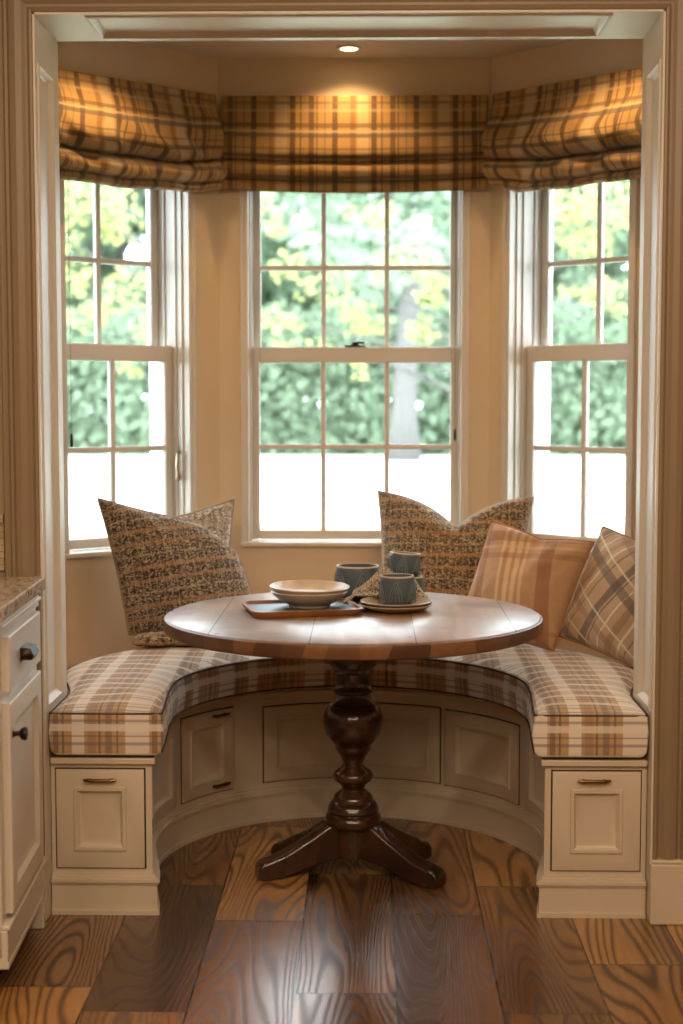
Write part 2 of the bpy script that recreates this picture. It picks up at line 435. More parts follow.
def bay_wall(name, a, b, qa, qb, s0, s1):
    d = (b-a).normalized(); n = Vector((-d.y, d.x))
    p0, p1 = a+d*s0, a+d*s1
    m = MB()
    m.prism([a, p0, p0+n*WT, qa], 0, CZ); m.prism([p1, b, qb, p1+n*WT], 0, CZ)
    m.prism([p0, p1, p1+n*WT, p0+n*WT], 0, WZ0); m.prism([p0, p1, p1+n*WT, p0+n*WT], WZ1, CZ)
    struct(name, m, M_wall)
LW = (U-.680, U-.127)     # left window opening along the left wall
RW = (.080, .625)
CW = (.51-.418, .51+.418)
bay_wall('wall_left_bay', P1, P2, Q1, Q2, *LW)
bay_wall('wall_back', P2, P3, Q2, Q3, *CW)
bay_wall('wall_right_bay', P3, P4, Q3, Q4, *RW)
struct('wall_left_return', MB().prism([P0, P1, Q1, Q0], 0, CZ), M_wall)
struct('wall_right_return', MB().prism([P5, Q5, Q4, P4], 0, CZ), M_wall)
struct('ceiling_bay', MB().prism([Q0, Q1, Q2, Q3, Q4, Q5], CZ, CZ+.08), M_ceil)
# the wall with the opening
RX, RY0, RZ = 2.4, -1.6, 2.75
m = MB()
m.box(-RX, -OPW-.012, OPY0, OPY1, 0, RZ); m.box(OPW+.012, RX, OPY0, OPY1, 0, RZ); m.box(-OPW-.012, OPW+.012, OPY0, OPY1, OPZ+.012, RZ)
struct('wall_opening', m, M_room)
struct('floor', MB().box(-RX, RX, RY0, 4.9, -.05, 0), M_floor)
struct('ceiling', MB().box(-RX, RX, RY0, OPY1, RZ, RZ+.08), M_ceil)
struct('wall_left', MB().box(-RX-.1, -RX, RY0, OPY1, 0, RZ), M_room)
struct('wall_right', MB().box(RX, RX+.1, RY0, OPY1, 0, RZ), M_room)
struct('wall_behind_camera', MB().box(-RX, RX, RY0-.1, RY0, 0, RZ), M_room)

# raised / recessed panels, mapped onto any surface: f(s, z, depth)
def rings(mb, f, s0, s1, z0, z1, prof, n=1, hollow=False):
    """prof: list of (inset, depth); centre is closed"""
    R = []
    for ins, d in prof:
        a, b, c, e = s0+ins, s1-ins, z0+ins, z1-ins
        r = [f(a+(b-a)*i/n, c, d) for i in range(n+1)]+[f(b, e, d)]+[f(b+(a-b)*i/n, e, d) for i in range(1, n+1)]
        R.append(r)
    k = len(R[0]); vs = [p for r in R for p in r]; fs = []
    for j in range(len(R)-1):
        for i in range(k):
            fs.append((j*k+i, j*k+(i+1) % k, (j+1)*k+(i+1) % k, (j+1)*k+i))
    # centre as strips
    j = len(R)-1; lo = [j*k+i for i in range(n+1)]; hi = [j*k+n+1+i for i in range(n+1)][::-1]
    if not hollow:
        for i in range(n): fs.append((lo[i], lo[i+1], hi[i+1], hi[i]))
    mb.add(vs, fs)
    return mb
DOOR = [(0, -.012), (0, .007), (.004, .009), (.046, .009), (.048, .0135), (.056, .0135), (.060, .006), (.066, .0025), (.078, .001)]
INSET = [(0, 0), (.002, .004), (.009, .005), (.014, .0), (.020, -.008), (.024, -.010)]

# jambs with long recessed panels and the matching head
def jamb(name, sgn):
    f = lambda s, z, d: Vector((sgn*(OPW-d), s, z))
    m = MB(); y0, y1 = OPY0-.018, OPY1+.004
    a, b, z0, z1 = y0+.022, y1-.075, .555, 2.215
    # flat surround
    T = lambda s, z: f(s, z, 0)
    for (s0, s1, zz0, zz1) in ((y0, a, 0, OPZ), (b, y1, 0, OPZ), (a, b, 0, z0), (a, b, z1, OPZ)):
        q = [f(s0, zz0, 0), f(s1, zz0, 0), f(s1, zz1, 0), f(s0, zz1, 0)]
        r = [f(s0, zz0, -.012), f(s1, zz0, -.012), f(s1, zz1, -.012), f(s0, zz1, -.012)]
        m.add(q+r, [(0,1,2,3), (7,6,5,4), (0,4,5,1), (1,5,6,2), (2,6,7,3), (3,7,4,0)])
    rings(m, f, a, b, z0, z1, INSET)
    return struct(name, m, M_trim)
jamb('trim_1', -1); jamb('trim_2', 1)
f = lambda s, y, d: Vector((s, y, OPZ-d))
m = MB(); y0, y1 = OPY0-.018, OPY1+.004
a, b, c, e = -.665, .665, y0+.020, y1-.040
for (s0, s1, t0, t1) in ((-OPW, a, y0, y1), (b, OPW, y0, y1), (a, b, y0, c), (a, b, e, y1)):
    m.box(s0, s1, t0, t1, OPZ, OPZ+.012)
rings(m, f, a, b, c, e, INSET)
struct('trim_3', m, M_trim)

# casing round the opening: a moulded profile with beads
CP = [(0, 0), (0, .016), (.003, .022), (.008, .024), (.013, .021), (.015, .015), (.022, .015), (.03, .020), (.045, .024), (.06, .021), (.067, .015), (.074, .015), (.077, .023), (.083, .027), (.089, .027), (.092, .022), (.092, 0)]
def casing(name, path):
    m = MB()
    for (p, q, ax, mit0, mit1) in path: pass
    return m
m = MB(); W0 = .004
for sgn in (-1, 1):
    n = len(CP)
    vs = [(sgn*(OPW+W0+w), OPY0-h, .17) for w, h in CP]+[(sgn*(OPW+W0+w), OPY0-h, OPZ+W0+w) for w, h in CP]
    fs = [(i, (i+1) % n, n+(i+1) % n, n+i) for i in range(n)]+[tuple(range(n))[::-1], tuple(range(n, 2*n))]
    mm = MB(); mm.add(vs, fs)
    struct('trim_%d' % (4 if sgn < 0 else 5), mm, M_casing)
    mm = MB(); a, b = sorted((sgn*(OPW-.001), sgn*(OPW+W0+.100)))
    mm.box(a, b, OPY0-.034, OPY0, 0, .160); mm.box(a+.003, b-.003, OPY0-.030, OPY0, .16, .17)
    struct('baseboard_%s' % ('left' if sgn < 0 else 'right'), mm, M_cab, bevel=.004)
vs = [(-(OPW+W0+w), OPY0-h, OPZ+W0+w) for w, h in CP]+[(OPW+W0+w, OPY0-h, OPZ+W0+w) for w, h in CP]
n = len(CP); fs = [(i, (i+1) % n, n+(i+1) % n, n+i) for i in range(n)]+[tuple(range(n))[::-1], tuple(range(n, 2*n))]
struct('trim_6', MB().add(vs, fs), M_casing)
# tiled backsplash beside the casing
struct('trim_7', MB().box(-1.9, -OPW-W0-.097, OPY0-.010, OPY0, .92, 1.045), M_tile)
struct('trim_8', MB().box(-1.9, -OPW-W0-.097, OPY0-.018, OPY0, 1.045, 1.065), M_tile)

# ------------------------------------------------------------------ windows
def bar(m, x0, x1, y0, y1, z0, z1): m.box(x0, x1, y0, y1, z0, z1)
def make_window(idx, org, ang, x0, x1, ncol, latch=None, lockside=0):
    M = Matrix.Translation((org.x, org.y, 0)) @ Matrix.Rotation(ang, 4, 'Z')
    W = empty('window_%d' % idx, M=M); W['kind'] = 'structure'
    m = MB(); J = .018
    # jamb liners, head, sill
    bar(m, x0, x0+J, -.010, WT, WZ0, WZ1); bar(m, x1-J, x1, -.010, WT, WZ0, WZ1)
    bar(m, x0, x1, -.010, WT, WZ1-J, WZ1); bar(m, x0, x1, .0, WT+.02, WZ0, WZ0+J)
    # slim inner casing beads and stops
    bar(m, x0-.012, x0+.004, -.014, 0, WZ0-.005, WZ1+.022); bar(m, x1-.004, x1+.012, -.014, 0, WZ0-.005, WZ1+.022)
    bar(m, x0-.022, x1+.022, -.014, 0, WZ1-.004, WZ1+.022)
    for xa, xb in ((x0+J, x0+J+.006), (x1-J-.006, x1-J)):
        bar(m, xa, xb, .07, .088, WZ0+J, WZ1-J); bar(m, xa, xb, .142, .18, 1.55, WZ1-J)
        bar(m, xa, xb, .030, .042, WZ0+J, WZ1-J)
    m.build('window_frame', M_sash, W, bevel=.002)
    MB().box(x0-.014, x1+.014, -.022, .09, WZ0+.004, WZ0+.022).build('window_stool', M_sash, W, bevel=.005)
    a, b = x0+J+.003, x1-J-.003
    def sash(name, y, z0, z1, top, bot, st):
        m = MB(); d = .036
        bar(m, a, a+st, y, y+d, z0, z1); bar(m, b-st, b, y, y+d, z0, z1)
        bar(m, a+st, b-st, y, y+d, z1-top, z1); bar(m, a+st, b-st, y, y+d, z0, z0+bot)
        ax, bx, az, bz = a+st, b-st, z0+bot, z1-top
        mw = .0095; zc = (az+bz)/2
        for k in range(1, ncol):
            xc = ax+(bx-ax)*k/ncol; bar(m, xc-mw, xc+mw, y+.006, y+d-.006, az, bz)
        bar(m, ax, bx, y+.007, y+d-.007, zc-mw, zc+mw)
        # sloped glazing bead all round each opening
        for k in range(ncol):
            for (c0, c1) in ((az, zc), (zc, bz)):
                xa = ax+(bx-ax)*k/ncol; xb = ax+(bx-ax)*(k+1)/ncol
        S = m.build(name, M_sash, W, bevel=.0035)
        MB().box(ax-.004, bx+.004, y+.016, y+.020, az-.004, bz+.004).build('pane', M_glass, S)
        return S
    lo = sash('lower_sash', .100, WZ0+J+.004, 1.562, .060, .036, .030)
    up = sash('upper_sash', .186, 1.522, WZ1-J-.002, .040, .045, .030)
    # lock on the meeting rail
    xc = (a+b)/2+lockside
    m = MB()
    if ncol == 3:
      m = MB(); m.box(xc-.040, xc+.040, .104, .130, 1.562, 1.570); m.lathe([(.014, 0), (.014, .008), (.010, .013)], (xc, .117, 1.570), 20)
      m.tube([(xc-.005, .117, 1.579), (xc+.015, .108, 1.580), (xc+.036, .104, 1.577)], .005)
      m.build('sash_lock', M_bronze, W, bevel=.002)
    if latch:
        xl, zl, s = latch
        m = MB(); m.box(xl-.007*s, xl, .045, .065, zl-.06, zl+.06)
        m.tube([(xl, .055, zl+.035), (xl+.018*s, .045, zl+.03), (xl+.022*s, .045, zl-.02), (xl+.016*s, .048, zl-.055)], .006)
        m.lathe([(.004, -.014), (.010, -.006), (.010, .006), (.004, .014)], (xl+.016*s, .048, zl-.06), 12)
        m.build('window_latch', M_nickel, W)
    return W
make_window(1, P1, math.pi*0+TH, LW[0], LW[1], 2, latch=(LW[1]-.018, 1.13, -1))
make_window(2, P2, 0, CW[0], CW[1], 3)
make_window(3, P3, -TH, RW[0], RW[1], 2, latch=(RW[1]-.018, 1.10, -1))

# ------------------------------------------------------------------ roman shades
def make_shade(label, org, ang, x0, x1, billow, seed, cords, near):
    """near: +1 if local x grows toward the opening, -1 the other way, 0 flat one"""
    M = Matrix.Translation((org.x, org.y, 0)) @ Matrix.Rotation(ang, 4, 'Z')
    S = empty('roman_shade', M=M)
    tag(S, label, 'shade', 'plaid roman shades across the bay windows')
    W = x1-x0
    # (drop below the top, distance in front of the wall) of the folded cloth
    prof = [(0, .040), (.04, .042), (.10, .046), (.15, .056), (.18, .066), (.205, .070), (.222, .062), (.224, .046), (.214, .036),
            (.222, .040), (.240, .058), (.262, .068), (.285, .064), (.296, .050), (.290, .038), (.298, .040), (.312, .056), (.328, .058), (.340, .046), (.336, .034)]
    if billow:
        prof = [(0, .042), (.04, .048), (.08, .066), (.12, .088), (.16, .104), (.195, .110), (.225, .098), (.240, .070), (.236, .044), (.228, .036),
                (.240, .046), (.258, .074), (.282, .092), (.306, .086), (.318, .060), (.310, .040), (.316, .042), (.328, .062), (.342, .066), (.350, .046), (.345, .034)]
    arc = [0]
    for i in range(1, len(prof)): arc.append(arc[-1]+math.hypot(prof[i][0]-prof[i-1][0], prof[i][1]-prof[i-1][1]))
    K = len(prof)-1
    def cr(i, t):
        P = [prof[max(0, min(K, i+k))] for k in (-1, 0, 1, 2)]
        out = []
        for c in (0, 1):
            p0, p1, p2, p3 = [p[c] for p in P]
            out.append(.5*(2*p1+(p2-p0)*t+(2*p0-5*p1+4*p2-p3)*t*t+(3*p1-p0-3*p2+p3)*t**3))
        return out
    def fn(u, v):
        q = v*K; i = min(int(q), K-1); t = q-i
        drop, dist = cr(i, t); al = arc[i]+(arc[i+1]-arc[i])*t
        x = x0+W*u
        sag = 1-(2*u-1)**2
        lo = min(1, drop/.2)
        if not billow:
            drop += .016*sag*lo; dist += .012*sag*lo
            dist += .003*noise.noise(Vector((x*9, drop*9, seed)))*lo
            wx = 0
        else:
            g = u if near > 0 else 1-u
            e = math.exp(-((g)/.10)**2)         # gathered at the corner end
            w1 = noise.noise(Vector((x*7+drop*9*near, drop*3, seed))); w2 = noise.noise(Vector((x*15-drop*14, drop*8, seed+5)))
            dist = .036+(dist-.036)*(.80+.30*sag+.25*w1)+.016*w2*lo*(1 if drop < .3 else .4)
            drop += (.022*sag+.010*w1-.006*e)*lo
            wx = (.018*math.sin(drop*26+w1*3)+.022*w1)*lo
        return Vector((x+wx*(0 if u in (0, 1) else 1), -dist, 2.480-drop)), (x*1.0+.02*seed, al)
    mb = MB(); mb.grid(fn, 110 if billow else 90, K*5)
    mb.build('shade_fabric', M_shade, S, smooth='all', solid=.003, norm=False)
    m = MB(); m.box(x0+.006, x1-.006, -.038, -.001, 2.440, 2.478); m.build('headrail', M_sash, S, bevel=.002)
    for (xc, zb) in cords:
        m = MB(); m.tube([(xc, -.028, 2.44), (xc, -.028, 2.0), (xc+.001, -.028, zb+.04)], .0011, 6); c = m.build('pull_cord', M_cord, S)
        m = MB(); m.lathe([(.001, .045), (.004, .040), (.0055, .015), (.004, .0), (.001, -.004)], (xc+.001, -.028, zb), 12); m.build('cord_tassel', M_bronze, c)
    return S
make_shade('gathered plaid roman shade above the left angled window', P1, TH, U-.90, U-.040, True, 1.0, [(U-.66, 1.20)], -1)
make_shade('flat plaid roman shade above the centre window, between two gathered shades', P2, 0, .019, 1.000, False, 2.0, [(.885, 1.21)], 0)
make_shade('gathered plaid roman shade above the right angled window', P3, -TH, .040, .90, True, 3.3, [], 1)

# ------------------------------------------------------------------ lamp in the bay ceiling
def downlight(x, y, label, energy, col, tilt=(0, 0, 0), size=1.5):
    D = empty('recessed_downlight', (x, y, CZ), world_built=False)
    tag(D, label, 'light')
    m = MB(); m.lathe([(.030, 0), (.044, 0), (.046, -.004), (.040, -.007), (.032, -.006)], n=40, closed=True)
    m.build('trim_ring', M_sash, D, smooth=True)
    m = MB(); m.lathe([(.001, -.0008), (.030, -.0008), (.030, -.003), (.001, -.003)], n=32)
    t = NT('lamp_lens'); t.set(Base_Color=(1, .9, .7, 1), Emission_Color=(1, .78, .5, 1), Emission_Strength=9.)
    m.build('lens', t.m, D)
    add_light('bay_spot', 'SPOT', (x, y, CZ-.012), tilt, energy, col, spot_size=size, spot_blend=.8, shadow_soft_size=.02)
p = px_to(350, 51, z=CZ)
WARM = (1, .60, .26)
downlight(-.02, 5.44, 'small round recessed downlight in the bay ceiling above the centre window', 11, WARM, (math.radians(3), 0, 0), 2.2)
downlight(-.80, 4.98, 'recessed downlight in the bay ceiling near the left shade, hidden behind the header', 14, WARM, (0, 0, 0), 2.2)
downlight(.80, 4.98, 'recessed downlight in the bay ceiling near the right shade, hidden behind the header', 14, WARM, (0, 0, 0), 2.2)

# ------------------------------------------------------------------ banquette
BC = Vector((0, 4.2)); BR = .578; BX = .518; BY = 3.835; BH = .424
dx, dy = BX, BC.y-BY; dist = math.hypot(dx, dy); a_b = PI-math.atan2(dx, dy)     # angle of the front inner corner from +Y
TL = math.sqrt(dist*dist-BR*BR); a_t = a_b-math.acos(BR/dist)
STR = TL; ARC = BR*a_t
def bpath(s, d=0.0):
    """s from -(ARC+STR) .. +(ARC+STR) along the inner face, d toward the room centre"""
    a = s/BR
    if abs(a) <= a_t:
        r = BR-d; return Vector((r*math.sin(a), BC.y+r*math.cos(a)))
    sg = 1 if s > 0 else -1; k = (abs(s)-ARC)/STR
    e = Vector((BR*math.sin(a_t), BC.y+BR*math.cos(a_t))); c = Vector((BX, BY)); t = (c-e).normalized()
    n = Vector((-math.sin(a_t), -math.cos(a_t)))
    p = e+t*(STR*k)+n*d
    return Vector((sg*p.x, p.y))
SM = ARC+STR
B = empty('window_seat', (0, 4.5, 0), world_built=True)
tag(B, 'built-in curved cream window seat with panelled fronts filling the bay', 'bench')
e_ = .002
def outline(d, front, inset=0):
    pts = [bpath(-SM+2*SM*i/72, d) for i in range(73)]
    pts[0].y = front; pts[-1].y = front
    back = [(OPW-e_, front), (OPW-e_, OPY1+.006+e_), (P5.x-e_, OPY1+.008), (P4.x-e_, P4.y-e_), (P3.x+.0, P3.y-e_*1.5), (P2.x, P2.y-e_*1.5), (P1.x+e_, P1.y-e_), (P0.x+e_, OPY1+.008), (-OPW+e_, OPY1+.006+e_), (-OPW+e_, front)]
    return pts+[Vector(b) for b in back]
MB().prism(outline(0, BY), 0, BH-.022).build('carcass', M_cab, B, smooth=True)
MB().prism(outline(.012, BY-.012), BH-.022, BH-.004).build('front_rail', M_cab, B, smooth=True, bevel=.004)
# honey seat board behind the cushions
pts = [Vector((.62*math.sin(a), 4.2+.62*math.cos(a))) for a in [(-1.6+3.2*i/40) for i in range(41)]]
poly = [(-OPW+.003, 4.2)]+[]
sb = [Vector((-.60, 4.075))]+pts+[Vector((.60, 4.075))]+[Vector(b) for b in [(P5.x-e_, OPY1+.010), (P4.x-e_, P4.y-e_), (P3.x, P3.y-e_*1.5), (P2.x, P2.y-e_*1.5), (P1.x+e_, P1.y-e_), (P0.x+e_, OPY1+.010)]]
MB().prism(sb, BH-.004, BH+.004).build('seat_board', M_honey, B)
# base moulding: skirt, cap, shoe following the whole front
def skirt_part(name, layers):
    m = MB()
    for (d, z0, z1) in layers:
        N = 80
        inn = [bpath(-SM+2*SM*i/N, 0) for i in range(N+1)]; outp = [bpath(-SM+2*SM*i/N, d) for i in range(N+1)]
        inn = [Vector((-OPW+.003, BY))]+inn+[Vector((OPW-.003, BY))]
        outp[0].y = BY-d; outp[-1].y = BY-d
        outp = [Vector((-OPW+.003, BY-d))]+outp+[Vector((OPW-.003, BY-d))]
        k = len(inn)
        vs = [(p.x, p.y, z0) for p in inn]+[(p.x, p.y, z0) for p in outp]+[(p.x, p.y, z1) for p in outp]+[(p.x, p.y, z1) for p in inn]
        fs = []
        for i in range(k-1):
            for j in range(4):
                a, b2 = j*k, ((j+1) % 4)*k; fs.append((a+i, a+i+1, b2+i+1, b2+i))
        fs += [(0, k, 2*k, 3*k), (k-1, 2*k-1, 3*k-1, 4*k-1)]
        m.add(vs, fs)
    return m.build(name, M_cab, B, smooth=True)
skirt_part('base_moulding', [(.014, 0, .082), (.020, 0, .012), (.018, .082, .088), (.022, .088, .096), (.016, .096, .101), (.008, .101, .108)])
def handle(m, f, sc_, zc, L=.055, d0=.006):
    """small bar pull lying flat on a panel front"""
    for k in (-1, 1):
        m.tube([f(sc_+k*L*.5, zc, d0), f(sc_+k*L*.5, zc, d0+.014)], .004, 8)
        m.tube([f(sc_+k*(L*.5+.016), zc+.001, d0+.013), f(sc_+k*L*.5, zc, d0+.015)], [.0025, .0055], 8)
    m.tube([f(sc_-L*.5, zc, d0+.015), f(sc_-L*.2, zc, d0+.0165), f(sc_+L*.2, zc, d0+.0165), f(sc_+L*.5, zc, d0+.015)], .0048, 10)
def bench_front(name, f, s0, s1, z0, z1, n, handles=(), ins=1.0, gap=True):
    m = MB(); prof = [(i*ins, d) for i, d in DOOR]
    rings(m, f, s0, s1, z0, z1, prof, n)
    P = m.build(name, M_cab, B, smooth=True)
    if gap:
        g = MB(); rings(g, f, s0-.004, s1+.004, z0-.004, z1+.004, [(0, .0006), (.001, .0012), (.008, .0012)], n, True); g.build('shadow_gap', M_gap, P)
    for (sc_, zc, L) in handles:
        h = MB(); handle(h, f, sc_, zc, L); hb = h.build('handle', M_brass, P, smooth=True)
    return P
M_gap = paint('dark_joint', '#3A2E22', .8, 0)
fl = lambda s, z, d: Vector((s, BY-d, z))
fc = lambda s, z, d: Vector((bpath(s, d).x, bpath(s, d).y, z))
bench_front('drawer', fl, -.770, -.538, .124, .388, 1, [(-.652, .362, .055)])
bench_front('drawer', fl, .538, .768, .124, .388, 1, [(.645, .366, .055)])
D = math.radians
bench_front('door', fc, BR*D(-29.5), BR*D(29.5), .128, .372, 24, (), .8, True)
bench_front('door', fc, BR*D(31.5), BR*D(63), .126, .368, 12, (), .8, True)
bench_front('door', fc, BR*D(-64), BR*D(-41), .126, .386, 10, [(BR*D(-47), .372, .045), (BR*D(-47), .150, .045)], .8, True)
bench_front('side_panel', fc, BR*D(-97), BR*D(-68), .126, .386, 12, (), .7, False)
bench_front('side_panel', fc, BR*D(68), BR*D(97), .126, .386, 12, (), .7, False)

# ------------------------------------------------------------------ seat cushions
CZ0, CT = BH+.006, .114
def resample(pts, n):
    P = [Vector(p) for p in pts]; L = [0]
    for i in range(1, len(P)): L.append(L[-1]+(P[i]-P[i-1]).length)
    out = []
    for k in range(n+1):
        t = L[-1]*k/n; i = 0
        while i < len(P)-2 and L[i+1] < t: i += 1
        out.append(P[i].lerp(P[i+1], (t-L[i])/max(1e-9, L[i+1]-L[i])))
    for _ in range(3):
        out = [out[0]]+[(out[i-1]+out[i]*2+out[i+1])/4 for i in range(1, n)]+[out[-1]]
    return out
def make_cushion(label, inner_pts, outer_pts, n, pipes, flip_uv=False, seed=0., zoff=0):
    ci = resample(inner_pts, n); co = resample(outer_pts, n)
    org = (ci[n//2].x, ci[n//2].y, CZ0)
    C = empty('seat_cushion', org, world_built=True)
    tag(C, label, 'cushion', 'plaid cushions along the window seat')
    r = .020; z0, z1 = CZ0+zoff, CZ0+CT
    # closed section: (w across 0 inner..1 outer, inset, z, zone)
    sec = []
    for k in range(5): a = PI/2*k/4; sec.append(('i', r*(1-math.sin(a)), z0+r*(1-math.cos(a))))
    sec2 = [('i', -.006, z0+CT*.5)]
    for k in range(5): a = PI/2*k/4; sec2.append(('i', .010*(1-math.cos(a)), z1-.010+.010*math.sin(a)))
    T = 12
    top = [('t', k/T, z1) for k in range(1, T)]
    osec = []
    for k in range(5): a = PI/2*k/4; osec.append(('o', .010*(1-math.sin(a)), z1-.010*(1-math.cos(a))))
    osec += [('o', -.004, z0+CT*.5)]
    for k in range(5): a = PI/2*k/4; osec.append(('o', r*(1-math.cos(a)), z0+r*(1-math.sin(a))))
    prof = sec[::-1][::-1]
    prof = [('i', r*(1-math.sin(PI/2*k/4)), z0+r*(1-math.cos(PI/2*k/4))) for k in range(5)]+sec2+top+osec
    m = MB(); rings_, uvr = [], []
    S = [0]
    for i in range(1, n+1): S.append(S[-1]+(ci[i]-ci[i-1]).length)
    for i in range(n+1):
        a, b = ci[i], co[i]; w = (b-a).length; u = (b-a)/w
        endk = min(i, n-i)/n*S[-1]; sq = 1-math.exp(-(endk/.04)**1) 
        ring, uvs = [], []
        for (zn, q, z) in prof:
            if zn == 'i': p = a+u*q; al = z
            elif zn == 'o': p = b-u*q; al = z
            else: p = a.lerp(b, q)
            if zn == 't':
                e = (1-(2*q-1)**4)
                z = z+.022*e*sq+.004*noise.noise(Vector((p.x*9, p.y*9, seed)))*e
            ring.append(Vector((p.x, p.y, z)))
            if zn == 't' or zn == 'o': uvs.append((p.x, p.y))
            else: uvs.append((S[i]*1.0+(0 if not flip_uv else .11), z-.45 if z < z1-.002 else z-.45))
        rings_.append(ring); uvr.append(uvs)
    K = len(prof)
    for i in range(n):
        vs = rings_[i]+rings_[i+1]; fs = []; us = []
        for k in range(K):
            k2 = (k+1) % K; fs.append((k, k2, K+k2, K+k))
            zk = prof[k][0]; z2 = prof[k2][0]
            if zk == 'i' and z2 == 'i': us.append([uvr[i][k], uvr[i][k2], uvr[i+1][k2], uvr[i+1][k]])
            else: us.append([(p.x, p.y) for p in (rings_[i][k], rings_[i][k2], rings_[i+1][k2], rings_[i+1][k])])
        m.add(vs, fs, us)
    for i, sgn in ((0, -1), (n, 1)):
        R = rings_[i]; dirv = (ci[i]-ci[i-sgn]).normalized() if True else None
        # slightly domed end
        cpt = sum(R, Vector((0,0,0)))/K
        prev = R; pr_uv = None
        h = (co[i]-ci[i]).normalized()
        def uvof(p): return ((Vector((p.x, p.y))-ci[i]).dot(h)*(1 if h.x > 0 else -1)+ (ci[i].x), p.z-.45)
        for (s, o) in ((.985, .002), (.90, .0035), (.5, .004)):
            cur = [Vector((*(Vector((cpt.x, cpt.y))+(Vector((p.x, p.y))-Vector((cpt.x, cpt.y)))*(1-(1-s)*.35)+dirv*o), cpt.z+(p.z-cpt.z)*s)) for p in R]
            vs = prev+cur
            m.add(vs, [(k, (k+1) % K, K+(k+1) % K, K+k) for k in range(K)], [[uvof(vs[a]) for a in (k, (k+1) % K, K+(k+1) % K, K+k)] for k in range(K)])
            prev = cur
        # close with strips between the two halves
        half = K//2; idx = list(range(K))
        m.add(prev, [tuple(idx)], [[uvof(p) for p in prev]])
    m.build('cushion_body', M_seatfab, C, smooth='all', merge=True)
    # piping along chosen edges
    for kind in pipes:
        m = MB()
        ti = [Vector((ci[i].x, ci[i].y, z1-.004)) for i in range(n+1)]; to = [Vector((co[i].x, co[i].y, z1-.004)) for i in range(n+1)]
        bi = [Vector((ci[i].x, ci[i].y, z0+.010)) for i in range(n+1)]
        d0 = (ci[0]-ci[1]).normalized()*.001; d1 = (ci[n]-ci[n-1]).normalized()*.001
        D0 = Vector((d0.x, d0.y, 0)); D1 = Vector((d1.x, d1.y, 0))
        if kind == 'top':
            loop = ti+[ti[-1].lerp(to[-1], k/8)+D1 for k in range(1, 8)]+to[::-1]+[to[0].lerp(ti[0], k/8)+D0 for k in range(1, 8)]
            m.tube(loop, .0034, 6, closed=True)
        if kind == 'bottom':
            bo = [Vector((co[i].x, co[i].y, z0+.010)) for i in (0, n)]
            loop = bi[::-1]
            m.tube(loop, .0030, 6)
        m.build('piping', M_piping, C, smooth='all')
    return C
def arcpts(r, a0, a1, n=30, yc=4.2): return [(r*math.sin(D(a0+(a1-a0)*i/n)), yc+r*math.cos(D(a0+(a1-a0)*i/n))) for i in range(n+1)]
CR = .512
lin_in = [(-.487, 3.815), (-.492, 3.9), (-.500, 4.0), (-.508, 4.1)]+arcpts(CR, -88, -27.7)
lin_out = [(-.781, 3.815), (-.781, 3.95), (-.781, 4.07), (-.80, 4.16), (-.835, 4.27), (-.865, 4.40)]+arcpts(.912, -72, -27.7)
make_cushion('plaid seat cushion curving along the left side of the window seat', lin_in, lin_out, 60, ['top', 'bottom'], seed=1)
make_cushion('short plaid seat cushion at the back centre, behind the table pedestal', arcpts(CR+.004, -26.7, 12.0), arcpts(.905, -26.7, 12.0), 24, ['top', 'bottom'], True, seed=2)
R_in = [(.487, 3.815), (.492, 3.9), (.500, 4.0), (.508, 4.1)]+arcpts(CR, 88, 13.0)
R_out = [(.781, 3.815), (.781, 3.95), (.781, 4.07), (.80, 4.16), (.835, 4.27), (.865, 4.40)]+arcpts(.912, 72, 13.0)
make_cushion('plaid seat cushion curving along the right side of the window seat', R_in, R_out, 66, ['top', 'bottom'], seed=3)

